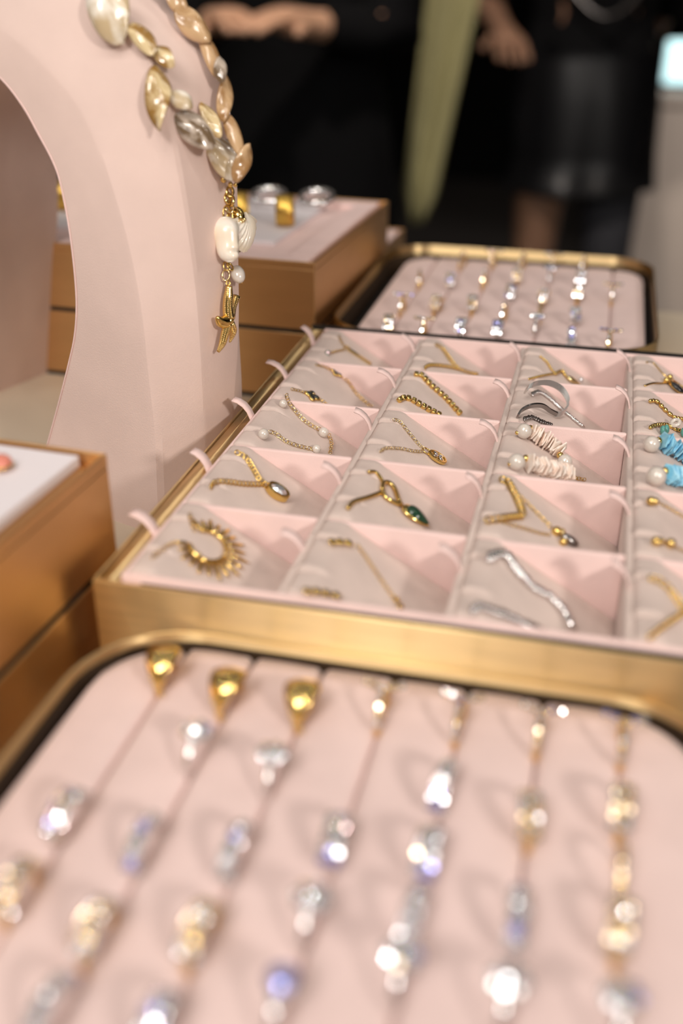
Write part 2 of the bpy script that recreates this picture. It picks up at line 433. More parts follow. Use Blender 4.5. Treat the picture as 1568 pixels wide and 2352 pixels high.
def item(name, label, cat, c, u, v, group=None):
    return thing(name, label, cat, onpad(u, v, c, 0), group=group)
G = 'jewellery laid in the cells of the brass tray'
def direction(c, a, b): return onpad(*b, c, 0) - onpad(*a, c, 0)

# column 0 -------------------------------------------------------
j = item('necklace', 'gold necklace with a spiky sunburst fan pendant in the nearest left cell', 'necklace', 0, 478, 1265, G)
padchain(j, 0, [(436, 1183), (442, 1205), (450, 1222)], 'cable', 'gold', 2.6)
padchain(j, 0, [(352, 1278), (375, 1260), (402, 1246)], 'cable', 'gold', 2.4)
cen = onpad(482, 1256, 0, 1.6)
ex = Vector((1, 0, -0.6)).normalized(); ey = Vector((0, 1, 0))
arc = [cen + ex * (math.cos(a) * 8.5 - 1) + ey * math.sin(a) * 10.5 for a in [math.radians(k) for k in range(-140, 141, 10)]]
geo('pendant_bow', tube(arc, 1.15, 8, 1, NP), M['gold'], j, True)
for k in range(19):
    a = math.radians(-142 + 284 * k / 18)
    d = ex * math.cos(a) + ey * math.sin(a)
    p0 = cen + ex * (math.cos(a) * 8.5 - 1) + ey * math.sin(a) * 10.5
    L = (7.0 if k % 2 == 0 else 5.6) + 4.5 * max(0, math.cos(a * .62))
    pts = [p0, p0 + d * L * 0.35 + NP * 0.3, p0 + d * L * 0.75, p0 + d * L]
    geo('pendant_ray', tube(pts, [0.7, 1.15, 0.95, 0.12], 6, 0.6, NP), M['gold'], j, True)
for k in (3, 9, 15):
    a = math.radians(-142 + 284 * k / 18)
    sphere(j, 'bead', cen + ex * (math.cos(a) * 8.5 - 1) + ey * math.sin(a) * 10.5 + NP * 1.3, 1.0, 'gold_pale')

j = item('necklace', 'gold curb chain necklace with an oval bezel pendant holding one crystal', 'necklace', 0, 600, 1108, G)
padchain(j, 0, [(546, 1040), (566, 1052), (584, 1080), (594, 1098), (604, 1108)], 'curb', 'gold', 3.0)
padchain(j, 0, [(484, 1118), (494, 1107), (520, 1106), (562, 1111), (604, 1112)], 'curb', 'gold', 3.0)
a0, a1 = onpad(612, 1116, 0, 2), onpad(656, 1146, 0, 2)
ax = (a1 - a0).normalized(); R = frame(ax, NP)
geo('bail', xf(torus(1.6, 0.5, 14, 6), frame(ax, ax.cross(NP)), onpad(608, 1113, 0, 1.6)), M['gold'], j, True)
mid = onpad(637, 1130, 0, 2.4)
def ovalcup(a, b, h):
    v = []; f = []; n = 28
    for (k, z) in ((0.82, -h), (1.0, -h * 0.6), (1.0, h * 0.7), (0.93, h), (0.80, h), (0.76, h * 0.5)):
        for i in range(n):
            t_ = 2 * math.pi * i / n; v.append((a * k * math.cos(t_), b * k * math.sin(t_), z))
    for q in range(5):
        for i in range(n): f.append((q * n + i, q * n + (i + 1) % n, (q + 1) * n + (i + 1) % n, (q + 1) * n + i))
    f.append(tuple(reversed(range(n)))); f.append(tuple(range(5 * n, 6 * n)))
    return v, f
bz = geo('bezel', xf(ovalcup(6.2, 4.4, 2.3), R, mid), M['gold'], j)
geo('crystal', xf(gemvf(3.6), R @ Matrix.Diagonal((1.25, 0.9, 0.9)), mid + NP * 1.6), M['gem'], bz)

j = item('bracelet', 'fine gold chain bracelet set with small round white pearls', 'bracelet', 0, 690, 985, G)
padchain(j, 0, [(658, 908), (664, 925), (690, 957), (712, 975), (734, 986)], 'cable', 'gold_pale', 3.0)
padchain(j, 0, [(756, 1000), (761, 1018), (758, 1040)], 'cable', 'gold_pale', 2.8)
padchain(j, 0, [(622, 992), (634, 996), (655, 1012), (685, 1024), (722, 1032)], 'cable', 'gold_pale', 2.8)
for (u, v, r_) in ((650, 927, 2.4), (605, 997, 2.9), (743, 993, 2.8), (727, 1031, 2.4)):
    sphere(j, 'pearl', onpad(u, v, 0, r_ * .9), r_, 'pearl')

def clover(par, c, u, v, s, dirp):
    ce = onpad(u, v, c, 0.9); R = frame(direction(c, (u, v), dirp), padn(ce, c))
    b = geo('clover_charm', join(*[xf(ellipsoid(s * .62, s * .5, s * .24, 12, 6), R @ Matrix.Rotation(k * math.pi / 2, 3, 'Z'), ce + R @ (Matrix.Rotation(k * math.pi / 2, 3, 'Z') @ Vector((s * .55, 0, 0)))) for k in range(4)]), M['gold'], par, True)
    geo('clover_inlay', join(*[xf(ellipsoid(s * .46, s * .34, s * .2, 10, 6), R @ Matrix.Rotation(k * math.pi / 2, 3, 'Z'), ce + R @ (Matrix.Rotation(k * math.pi / 2, 3, 'Z') @ Vector((s * .5, 0, s * .12)))) for k in range(4)]), M['jet'], b, True)
    geo('clover_centre', xf(ellipsoid(s * .18, s * .18, s * .18, 8, 6), None, ce + R @ Vector((0, 0, s * .34))), M['gold_pale'], b, True)
j = item('bracelet', 'gold chain bracelet with black four-leaf clover charms', 'bracelet', 0, 770, 880, G)
padchain(j, 0, [(728, 838), (745, 842), (762, 850)], 'cable', 'gold', 2.3)
padchain(j, 0, [(785, 863), (802, 880), (818, 903), (838, 922), (856, 934)], 'cable', 'gold', 2.5)
padchain(j, 0, [(672, 894), (690, 898), (706, 904)], 'cable', 'gold', 2.3)
padchain(j, 0, [(730, 914), (742, 922), (752, 930)], 'cable', 'gold', 2.3)
clover(j, 0, 773, 856, 4.2, (790, 868)); clover(j, 0, 717, 909, 4.6, (735, 918))

j = item('necklace', 'gold necklace with a slim straight bar pendant in the rear left cell', 'necklace', 0, 800, 805, G)
padchain(j, 0, [(778, 772), (786, 788), (794, 798)], 'cable', 'gold', 2.2)
padchain(j, 0, [(760, 810), (775, 806), (792, 802)], 'cable', 'gold', 2.2)
sphere(j, 'crystal', onpad(752, 811, 0, 1.2), 1.9, 'gem_rainbow')
a0, a1 = onpad(797, 800, 0, 1.2), onpad(852, 836, 0, 1.2)
R = frame(a1 - a0, NP)
geo('bar', xf(bev(box(-(a1 - a0).length / 2, (a1 - a0).length / 2, -1.3, 1.3, -0.8, 0.8), 0.4, 2), R, (a0 + a1) / 2), M['gold_pale'], j)
geo('bail', xf(torus(1.5, 0.45, 12, 6), frame(a1 - a0, (0, 1, 0.2)), a0), M['gold'], j, True)

# column 1 -------------------------------------------------------
j = item('bracelet', 'gold bracelet of flat round links and fine chain in the front row', 'bracelet', 1, 820, 1260, G)
padchain(j, 1, [(763, 1244), (785, 1244), (818, 1250)], 'coin', 'gold', 4.2)
padchain(j, 1, [(822, 1254), (838, 1276), (862, 1312), (888, 1350), (906, 1374)], 'cable', 'gold', 2.0)
padchain(j, 1, [(910, 1376), (919, 1392)], 'coin', 'gold', 3.4)
padchain(j, 1, [(706, 1357), (735, 1359), (775, 1368)], 'coin', 'gold', 4.2)

j = item('necklace', 'gold snake chain necklace with an open teardrop and dark green stone', 'necklace', 1, 880, 1130, G)
padchain(j, 1, [(846, 1084), (862, 1084), (874, 1098), (880, 1112)], 'snake', 'gold', 2.0)
padchain(j, 1, [(798, 1168), (812, 1152), (845, 1142), (878, 1130)], 'snake', 'gold', 2.2)
loop = padpts(1, [(878, 1126), (880, 1110), (892, 1108), (905, 1120), (916, 1150), (921, 1160)], 1.6)
geo('teardrop_loop', tube(resample(loop, 1), 1.2, 8, 1, NP), M['gold'], j, True)
loop = padpts(1, [(878, 1126), (886, 1142), (905, 1153), (921, 1160)], 1.6)
geo('teardrop_loop', tube(resample(loop, 1), 1.1, 8, 1, NP), M['gold'], j, True)
a0, a1 = onpad(924, 1160, 1, 2.2), onpad(985, 1210, 1, 2.2)
ax = a1 - a0; R = frame(ax, NP)
def drop(L, W, H, n=20, m=12):
    v = []; f = []
    for i in range(m + 1):
        t_ = i / m; r_ = (math.sin(math.pi * t_ ** 0.62)) ** 0.8 if 0 < t_ < 1 else 0.01
        x = (t_ - 0.5) * L
        for k in range(n):
            a = 2 * math.pi * k / n; v.append((x, W * r_ * math.cos(a), H * r_ * math.sin(a)))
    for i in range(m):
        for k in range(n): f.append((i * n + k, (i + 1) * n + k, (i + 1) * n + (k + 1) % n, i * n + (k + 1) % n))
    f.append(tuple(range(n))); f.append(tuple(reversed(range(m * n, (m + 1) * n))))
    return v, f
R2 = frame(-ax, NP)
se = geo('stone_setting', xf(drop(ax.length * 1.02, 4.9, 1.8), R, (a0 + a1) / 2), M['gold'], j, True)
geo('green_stone', xf(drop(ax.length * .84, 4.0, 2.2), R, (a0 + a1) / 2 + NP * 1.2 + ax * .05), M['green'], se, True)

j = item('necklace', 'fine gold cable necklace with a round flower-cut disc charm', 'necklace', 1, 975, 1035, G)
padchain(j, 1, [(906, 964), (918, 968), (936, 990), (958, 1016), (974, 1032)], 'cable', 'gold_pale', 2.3)
padchain(j, 1, [(874, 1036), (888, 1029), (920, 1030), (950, 1036), (972, 1037)], 'cable', 'gold_pale', 2.3)
geo('jump_ring', xf(torus(2.6, 0.4, 18, 6), frame((1, 0, -.6), NP), onpad(980, 1036, 1, 1.0)), M['gold'], j, True)
ce = onpad(1004, 1050, 1, 1.6); R = frame(direction(1, (980, 1036), (1004, 1050)), NP)
d_ = geo('disc_charm', xf(ovalcup(5.6, 4.6, 1.0), R, ce), M['gold'], j)
for k in range(4):
    a = k * math.pi / 2 + .78
    geo('petal', xf(ellipsoid(1.7, 1.1, .5, 10, 6), R @ Matrix.Rotation(a, 3, 'Z'), ce + R @ Vector((2.2 * math.cos(a), 1.8 * math.sin(a), 1.0))), M['silver'], d_, True)

j = item('bracelet', 'thick gold box chain bracelet in the fourth row of the second column', 'bracelet', 1, 990, 905, G)
padchain(j, 1, [(956, 860), (968, 862), (990, 884), (1022, 912), (1044, 936), (1062, 956)], 'box', 'gold', 3.4)
padchain(j, 1, [(918, 918), (930, 913), (950, 920), (978, 936), (1008, 952)], 'box', 'gold', 3.4)

j = item('necklace', 'gold rounded link necklace meeting in a V in the back row', 'necklace', 1, 1040, 840, G)
padchain(j, 1, [(1003, 792), (1016, 800), (1034, 826), (1050, 844)], 'curb', 'gold', 2.7)
padchain(j, 1, [(975, 845), (988, 838), (1020, 840), (1050, 846), (1080, 856), (1100, 860)], 'curb', 'gold', 2.7)

# column 2 -------------------------------------------------------
j = item('bracelet', 'heavy silver twisted rope bracelet in the front row', 'bracelet', 2, 1200, 1330, G)
padchain(j, 2, [(1122, 1280), (1140, 1272), (1164, 1274), (1185, 1305), (1225, 1345), (1262, 1366), (1285, 1388), (1302, 1412), (1312, 1438)], 'rope', 'silver', 5.0)
padchain(j, 2, [(1085, 1400), (1105, 1392), (1140, 1402), (1180, 1418), (1215, 1434), (1250, 1450)], 'rope', 'silver', 4.6)

j = item('necklace', 'double gold necklace with chunky bead chain over a fine chain', 'necklace', 2, 1200, 1180, G)
padchain(j, 2, [(1156, 1102), (1166, 1106), (1184, 1138), (1196, 1165), (1200, 1182)], 'curb', 'gold', 4.0)
padchain(j, 2, [(1122, 1194), (1140, 1192), (1165, 1188), (1200, 1184)], 'curb', 'gold', 4.0)
padchain(j, 2, [(1196, 1140), (1215, 1160), (1245, 1190), (1268, 1212)], 'cable', 'gold', 2.2)
padchain(j, 2, [(1150, 1198), (1200, 1212), (1240, 1224), (1262, 1228)], 'cable', 'gold', 2.0)
sphere(j, 'bead', onpad(1278, 1220, 2, 1.8), 2.4, 'gold'); sphere(j, 'bead', onpad(1289, 1222, 2, 2.2), 2.0, 'gold_pale')
sphere(j, 'bead', onpad(1294, 1244, 2, 1.8), 2.0, 'gold'); sphere(j, 'stone', onpad(1308, 1240, 2, 1.8), 3.0, 'silver_dark', (1.6, .8, .7), frame((1, 0, -.6), NP))

def chips(par, c, px, m, w_, lift):
    q = resample(padpts(c, px, lift), 1.25)
    for i, p in enumerate(q):
        tg = q[min(i + 1, len(q) - 1)] - q[max(i - 1, 0)]
        R = frame(tg, NP)
        n = random.choice((5, 6)); off = random.uniform(0, 6); k = random.uniform(.78, 1.12)
        rr = [w_ * k * random.uniform(.75, 1.1) for _ in range(n)]
        th = random.uniform(.35, .6)
        v = []; f = []
        for x, sc in ((-th, .86), (-th * .6, 1.0), (th * .6, 1.0), (th, .86)):
            for a in range(n):
                an = off + 2 * math.pi * a / n; v.append((x, rr[a] * sc * math.cos(an), rr[a] * sc * math.sin(an)))
        for q_ in range(3):
            for a in range(n): f.append((q_ * n + a, q_ * n + (a + 1) % n, (q_ + 1) * n + (a + 1) % n, (q_ + 1) * n + a))
        f.append(tuple(reversed(range(n)))); f.append(tuple(range(3 * n, 4 * n)))
        R = R @ Matrix.Rotation(random.uniform(-.28, .28), 3, 'Y') @ Matrix.Rotation(random.uniform(-.28, .28), 3, 'Z')
        geo('shell_chip', xf((v, f), R, p), M[m], par)
j = item('bracelet', 'blush white shell chip bracelet with round pearls', 'bracelet', 2, 1240, 1030, G)
chips(j, 2, [(1222, 990), (1245, 1005), (1270, 1022), (1290, 1040)], 'chip', 5.2, 4.6)
chips(j, 2, [(1216, 1064), (1240, 1070), (1275, 1078), (1306, 1086)], 'chip', 5.2, 4.6)
for (u, v, r_) in ((1203, 990, 4.0), (1186, 1061, 4.2), (1297, 1060, 3.8), (1311, 1083, 2.5)): sphere(j, 'pearl', onpad(u, v, 2, 4), r_, 'pearl')
for (u, v) in ((1217, 984), (1207, 1053), (1286, 1046)): sphere(j, 'gold_bead', onpad(u, v, 2, 4.2), 1.9, 'gold')
for (u, v) in ((1187, 994), (1170, 1066)): sphere(j, 'gold_bead', onpad(u, v, 2, 3), 1.1, 'gold')
padchain(j, 2, [(1316, 1090), (1324, 1098), (1345, 1102)], 'cable', 'gold', 2.6)

j = item('bracelet', 'coiled flat silver herringbone chain with a twisted silver rope', 'bracelet', 2, 1255, 930, G)
padchain(j, 2, [(1222, 905), (1240, 900), (1262, 914), (1284, 934), (1306, 952), (1325, 968), (1342, 982)], 'rope', 'silver', 3.0)
padchain(j, 2, [(1204, 962), (1222, 958), (1245, 968), (1270, 976)], 'rope', 'silver_dark', 3.0)
def band(pts, half, m, name, par, up):
    q = resample(pts, 1.0); v = []; f = []
    for i, p in enumerate(q):
        for s_, t_ in ((-1, -.5), (1, -.5), (1, .5), (-1, .5)):
            tg = (q[min(i + 1, len(q) - 1)] - q[max(i - 1, 0)]).normalized()
            side = tg.cross(up[i * len(up) // len(q)]).normalized()
            v.append(p + up[i * len(up) // len(q)] * half * s_ + side * t_)
    for i in range(len(q) - 1):
        for k in range(4): f.append((i * 4 + k, i * 4 + (k + 1) % 4, i * 4 + 4 + (k + 1) % 4, i * 4 + 4 + k))
    f += [(3, 2, 1, 0), tuple(len(v) - 4 + k for k in range(4))]
    return geo(name, (v, f), M[m], par, False)
# standing hoop of the flat chain and the low dark arc in front of it
hp = []
for (u, v, h) in ((1206, 898, 5), (1216, 888, 8), (1235, 880, 10), (1262, 880, 11), (1288, 893, 10), (1303, 915, 8), (1302, 935, 5), (1288, 950, 3), (1275, 952, 2)):
    hp.append(onpad(u, v, 2, h))
band(hp, 1.9, 'silver_satin', 'flat_chain', j, [Vector((0.25, 0.75, .55)).normalized()])
hp = [onpad(u, v, 2, h) for (u, v, h) in ((1188, 956, 2), (1198, 942, 4), (1220, 932, 6), (1245, 932, 6), (1264, 944, 4), (1280, 952, 3))]
band(hp, 2.0, 'silver_dark', 'flat_chain', j, [Vector((0.2, -0.6, .75)).normalized()])

j = item('necklace', 'gold seed bead necklace with a small charm beneath the rear tray', 'necklace', 2, 1275, 856, G)
padchain(j, 2, [(1242, 820), (1256, 832), (1266, 848), (1276, 858)], 'oval', 'gold', 2.0)
padchain(j, 2, [(1216, 870), (1235, 865), (1258, 860), (1276, 858)], 'oval', 'gold', 2.0)
padchain(j, 2, [(1276, 858), (1290, 852), (1302, 866), (1326, 878)], 'oval', 'gold', 2.8)
geo('charm', xf(drop(11, 2.4, 1.5), frame(direction(2, (1305, 868), (1332, 884)), NP), onpad(1317, 874, 2, 2)), M['gold_pale'], j, True)
sphere(j, 'crystal', onpad(1334, 872, 2, 2), 1.4, 'gem')

# column 3 (runs out of the frame) ---------------------------------
j = item('necklace', 'dull gold leaf chain necklace in the nearest right cell', 'necklace', 3, 1540, 1360, G)
padchain(j, 3, [(1498, 1328), (1515, 1334), (1535, 1350), (1556, 1378), (1575, 1405)], 'curb', 'gold', 3.2)
padchain(j, 3, [(1492, 1462), (1520, 1440), (1550, 1420), (1575, 1405), (1600, 1412)], 'curb', 'gold', 3.2)
j = item('bracelet', 'gold bracelet of paired beads on thin chain at the right edge', 'bracelet', 3, 1530, 1200, G)
padchain(j, 3, [(1500, 1150), (1520, 1158), (1545, 1172), (1575, 1190), (1600, 1204)], 'cable', 'gold', 1.9)
padchain(j, 3, [(1500, 1243), (1520, 1245), (1550, 1256), (1590, 1275)], 'cable', 'gold', 1.9)
for (u, v, r_) in ((1495, 1151, 2.2), (1504, 1152, 1.8), (1507, 1243, 2.2), (1517, 1243, 1.7), (1540, 1248, 2.3)): sphere(j, 'gold_bead', onpad(u, v, 3, 2), r_, 'gold')
j = item('bracelet', 'turquoise blue chip bracelet with round pearls', 'bracelet', 3, 1530, 1050, G)
chips(j, 3, [(1522, 1012), (1545, 1026), (1570, 1042), (1595, 1058)], 'turq', 5.6, 4.8)
chips(j, 3, [(1536, 1088), (1560, 1094), (1590, 1102), (1610, 1106)], 'turq', 5.6, 4.8)
for (u, v, r_) in ((1496, 1020, 4.2), (1507, 1094, 4.7)): sphere(j, 'pearl', onpad(u, v, 3, 4), r_, 'pearl')
for (u, v) in ((1511, 1012), (1526, 1082)): sphere(j, 'gold_bead', onpad(u, v, 3, 4.5), 2.0, 'gold')
j = item('bracelet', 'gold bead bracelet with a white ring bead and green turquoise beads', 'bracelet', 3, 1530, 955, G)
padchain(j, 3, [(1494, 921), (1508, 922), (1528, 942), (1548, 958), (1565, 962), (1580, 970)], 'oval', 'gold', 3.2)
padchain(j, 3, [(1494, 981), (1505, 976), (1530, 975), (1550, 985), (1568, 990)], 'oval', 'gold', 2.8)
wbd = geo('white_bead', xf(torus(2.1, 1.15, 18, 8), frame((0.7, -0.6, 0), (0.25, -.7, .6)), onpad(1551, 971, 3, 4)), M['pearl'], j, True)
for (u, v) in ((1522, 988), (1530, 986), (1569, 993)): sphere(j, 'turquoise_bead', onpad(u, v, 3, 2.6), 2.6, 'turq_bead', (.6, 1, 1), frame((1, 0, .1), (0, 0, 1)))
j = item('necklace', 'thin gold wire necklace with a dark oval pendant in the rear right cell', 'necklace', 3, 1530, 870, G)
padchain(j, 3, [(1484, 832), (1500, 834), (1520, 856), (1534, 868)], 'snake', 'gold', 1.1)
padchain(j, 3, [(1480, 886), (1500, 880), (1520, 880), (1536, 878)], 'snake', 'gold', 1.4)
for (u, v) in ((1530, 873), (1538, 866), (1541, 874)): sphere(j, 'gold_bead', onpad(u, v, 3, 2), 1.8, 'gold')
pb = geo('pendant', xf(ovalcup(6.5, 4.4, 1.6), frame(direction(3, (1535, 872), (1560, 892)), NP), onpad(1556, 890, 3, 2)), M['gold'], j)
geo('pendant_stone', xf(ellipsoid(5, 3.2, 1.6, 14, 8), frame(direction(3, (1535, 872), (1560, 892)), NP), onpad(1556, 890, 3, 3.2)), M['jet'], pb, True)

# ------------------------------------------------------------------ ring trays
def rr_outline(x0, x1, y0, y1, r, n=10):
    o = []
    for (cx, cy, a0) in ((x1 - r, y1 - r, 0), (x0 + r, y1 - r, 90), (x0 + r, y0 + r, 180), (x1 - r, y0 + r, 270)):
        for k in range(n + 1):
            a = math.radians(a0 + 90 * k / n); o.append((cx + r * math.cos(a), cy + r * math.sin(a)))
    return o
def rim(x0, x1, y0, y1, r, th, z0, z1):
    a = rr_outline(x0, x1, y0, y1, r); b = rr_outline(x0 + th, x1 - th, y0 + th, y1 - th, r - th)
    n = len(a); v = [(x, y, z0) for x, y in a] + [(x, y, z1) for x, y in a] + [(x, y, z1) for x, y in b] + [(x, y, z0) for x, y in b]
    f = []
    for i in range(n):
        k = (i + 1) % n
        f += [(i, k, n + k, n + i), (n + i, n + k, 2 * n + k, 2 * n + i), (2 * n + i, 2 * n + k, 3 * n + k, 3 * n + i), (3 * n + i, 3 * n + k, k, i)]
    return v, f
def slab(x0, x1, y0, y1, r, z0, z1):
    a = rr_outline(x0, x1, y0, y1, r); n = len(a)
    v = [(x, y, z0) for x, y in a] + [(x, y, z1) for x, y in a]
    f = [(i, (i + 1) % n, n + (i + 1) % n, n + i) for i in range(n)] + [tuple(reversed(range(n))), tuple(range(n, 2 * n))]
    return v, f
def yspan(x, x0, x1, y0, y1, r):
    e = 0
    if x < x0 + r: e = r - math.sqrt(max(0, r * r - (x0 + r - x) ** 2))
    elif x > x1 - r: e = r - math.sqrt(max(0, r * r - (x - x1 + r) ** 2))
    return y0 + e, y1 - e
def ring_tray(which, ox, oy, ix, iy, rad, ztop, zins, n):
    x0, x1 = ox; y0, y1 = oy
    t_ = thing('ring_tray', which[0], 'tray', ((x0 + x1) / 2, (y0 + y1) / 2, TZ))
    geo('rim', rim(x0, x1, y0, y1, rad, 1.4, TZ, ztop), M['brass'], t_, True, sharp=35)
    geo('rim_gap_shade', rim(x0 + 1.45, x1 - 1.45, y0 + 1.45, y1 - 1.45, rad - 1.45, 0.7, zins - 16, zins + 1.4), M['gap_brown'], t_, True, sharp=35)  # dark strip standing in for shade between rim and insert
    geo('tray_floor', slab(x0 + 1.4, x1 - 1.4, y0 + 1.4, y1 - 1.4, rad - 1.4, TZ, zins - 16), M['black'], t_)  # shade of the gap put into the floor's black colour
    ii = thing('ring_insert', which[1], 'tray insert', ((ix[0] + ix[1]) / 2, (iy[0] + iy[1]) / 2, zins - 16))
    sw = (ix[1] - ix[0]) / n
    geo('insert_base', slab(ix[0], ix[1], iy[0], iy[1], rad - 6, zins - 16, zins - 9), M['foam'], ii)
    for k in range(n):
        a, b = ix[0] + sw * k + 0.35, ix[0] + sw * (k + 1) - 0.35
        xs = [a, a + .3, a + 1, a + 2.2] + [a + (b - a) * q / 10 for q in range(2, 9)] + [b - 2.2, b - 1, b - .3, b]
        v = []; f = []; m = 26
        for x in xs:
            ya, yb = yspan(x, ix[0], ix[1], iy[0], iy[1], rad - 6)
            e = min(x - a, b - x); dz = -2.4 * (1 - min(1, e / 2.6)) ** 2 + 0.5 * math.sin(math.pi * (x - a) / (b - a))
            for q in range(m + 1):
                y = ya + (yb - ya) * q / m; ee = min(q, m - q)
                v.append((x, y, zins + dz - (0.8 if ee == 0 else 0) + 0.25 * noise.noise(Vector((x * .05, y * .05, k)))))
        N = m + 1; L = len(xs)
        for i in range(L - 1):
            for q in range(m): f.append((i * N + q, (i + 1) * N + q, (i + 1) * N + q + 1, i * N + q + 1))
        ringi = [i * N for i in range(L)] + [(L - 1) * N + q for q in range(1, N)] + [i * N + m for i in range(L - 2, -1, -1)] + [q for q in range(m - 1, 0, -1)]
        bs = len(v)
        for q in ringi: v.append((v[q][0], v[q][1], zins - 9))
        for q in range(len(ringi)): f.append((ringi[(q + 1) % len(ringi)], ringi[q], bs + q, bs + (q + 1) % len(ringi)))
        geo('foam_roll', (v, f), M['foam'], ii, True)
    return [ix[0] + sw * (k + 1) for k in range(n - 1)]
slitsA = ring_tray(('rounded brass ring tray in the foreground', 'pink velvet ring pad of eight rolls in the foreground tray'),
                   (-70.0, 170.0), (-244.0, -4.2), (-64.0, 160.0), (-238.0, -8.0), 42, -19.0, -24.5, 8)
slitsB = ring_tray(('rounded brass ring tray standing behind the bracelet tray', 'pink velvet ring pad of eight rolls in the tray behind the bracelets'),
                   (-72.0, 151.0), (343.0, 592.0), (-56.5, 144.0), (350.0, 585.0), 36, -4.0, -13.0, 8)

# rings: each stands in a slit with its band in the slit plane (local YZ)
def half(n, i): return math.pi * i / n
def make_ring(kind, name, label, group, x, y, zins):
    r = 9.3
    o = thing(name, label, 'ring', (x, y, zins), random.uniform(-.12, .12), group)
    me_ = 'gold' if kind in ('dome', 'goldpave', 'tiara', 'goldband') else 'silver'
    zc = 1.5                                             # ring centre above the velvet
    def pos(a, rad): return Vector((0, math.cos(a) * rad, zc + math.sin(a) * rad))
    def L(nm, vf, m, sm=True, par=o): return geo(nm, vf, M[m], par, sm, world=False)
    if kind == 'dome':
        v = []; f = []; n = 28; m = 8
        for i in range(n):
            a = 2 * math.pi * i / n; top = max(0, math.sin(a)) ** 1.6
            hw = 1.3 + 5.2 * top; th = .9 + 1.9 * top
            for q in range(m):
                b = 2 * math.pi * q / m
                v.append(Vector((hw * math.cos(b), 0, 0)) + pos(a, r + th * math.sin(b) * .5 + th * .5))
        for i in range(n):
            for q in range(m): f.append((i * m + q, i * m + (q + 1) % m, ((i + 1) % n) * m + (q + 1) % m, ((i + 1) % n) * m + q))
        L('band', (v, f), 'gold')
        for k in range(5):
            a = math.radians(120 + 14 * k); sphere_l(o, 'bead', Vector((math.sin(k * 2.1) * 2.2, 0, 0)) + pos(a, r + 2.4), 1.0, 'gold_pale')
        return o
    wide = {'pave': 2.6, 'goldpave': 2.6, 'eternity': 1.8}.get(kind, 1.25)
    v, f = torus(r, 0.95, 30, 7)
    v = [Vector((p[2] * (1.25 + (wide - 1.25) * max(0, p[1] / r)), p[0], p[1] + zc)) for p in v]
    L('band', (v, f), me_)
    def gem(nm, p, n_, rad, m):
        n_ = Vector(n_) + Vector((random.uniform(-.22, .22), random.uniform(-.22, .22), random.uniform(-.1, .1)))
        R = frame((1, 0.001, 0), n_) if abs(n_.normalized().x) < .95 else frame((0, 1, 0), n_)
        return link(nm, lmesh(('gem', round(rad, 2)), lambda: gemvf(rad), m, False), o, p, R @ Matrix.Rotation(random.uniform(0, .8), 3, 'Z'), world=False)
    gm = ['gem', 'gem', 'gem', 'gem_warm', 'gem_blue', 'gem_rainbow']  # ring stone tints: dispersed sparkle painted into the colour
    if kind in ('pave', 'goldpave'):
        for k in range(9):
            a = math.radians(26 + 16 * k)
            for sx in (-2.5, 0, 2.5): gem('stone', pos(a, r + 1.3 - abs(sx) * .12) + Vector((sx, 0, 0)), (sx * .25, math.cos(a), math.sin(a)), 1.4, random.choice(gm if kind == 'pave' else ['gem', 'gem_warm', 'gem_warm']))
    elif kind == 'eternity':
        for k in range(7):
            a = math.radians(25 + 21.6 * k); gem('stone', pos(a, r + 1.6), (0, math.cos(a), math.sin(a)), 2.3, random.choice(['gem', 'gem', 'gem_blue', 'gem']))
            for sx in (-2.2, 2.2): gem('stone', pos(a + .19, r + .9) + Vector((sx, 0, 0)), (sx * .3, math.cos(a), math.sin(a)), 1.1, 'gem')
    elif kind == 'cluster':
        L('setting', xf(ellipsoid(4.6, 4.6, 1.5, 16, 8), None, (0, 0, zc + r + .8)), 'silver')
        gem('stone', Vector((0, 0, zc + r + 2.6)), (0, 0, 1), 2.7, 'gem')
        for k in range(8):
            a = k * math.pi / 4
            gem('stone', Vector((4.3 * math.cos(a), 4.3 * math.sin(a), zc + r + 1.7)), (math.cos(a) * .7, math.sin(a) * .7, 1), 1.55, random.choice(gm))
    elif kind == 'solitaire':
        L('setting', xf(ovalcup(4.4, 4.4, 1.5), None, (0, 0, zc + r + 1.2)), 'silver', False)
        gem('stone', Vector((0, 0, zc + r + 3.0)), (0, 0, 1), 4.6, 'gem_blue')
        for sx in (-1, 1): gem('stone', Vector((0, sx * 5, zc + r + .6)), (0, sx * .5, 1), 1.7, 'gem')
    elif kind == 'tiara':
        L('crown', tube([(-6.5, 3.6, zc + r + .6), (-3.4, 1.6, zc + r + 1.2), (0, -1, zc + r + 1.4), (3.4, 1.6, zc + r + 1.2), (6.5, 3.6, zc + r + .6)], .7, 6), 'gold')
        for (px, py, pz) in ((-6.4, 3.6, 1.3), (-3.3, 1.5, 1.9), (0, -1, 2.2), (3.3, 1.5, 1.9), (6.4, 3.6, 1.3)):
            gem('stone', Vector((px, py, zc + r + pz)), (0, -.35, 1), 1.5, random.choice(['gem', 'gem_warm', 'gem_rainbow', 'gem_blue']))
        for k in range(4):
            a = math.radians(112 + 18 * k); gem('stone', pos(a, r + 1.1), (0, math.cos(a), math.sin(a)), 1.45, random.choice(['gem_warm', 'gem']))
    elif kind == 'goldband':
        for k in range(6):
            a = math.radians(30 + 24 * k); gem('stone', pos(a, r + 1.1), (0, math.cos(a), math.sin(a)), 1.6, random.choice(['gem_warm', 'gem', 'gem_warm', 'gem_rainbow']))
    return o
def sphere_l(par, nm, p, r_, m): return link(nm, lmesh(('sph', r_, (1, 1, 1)), lambda: ellipsoid(r_, r_, r_, 12, 8), m), par, p, None, world=False)
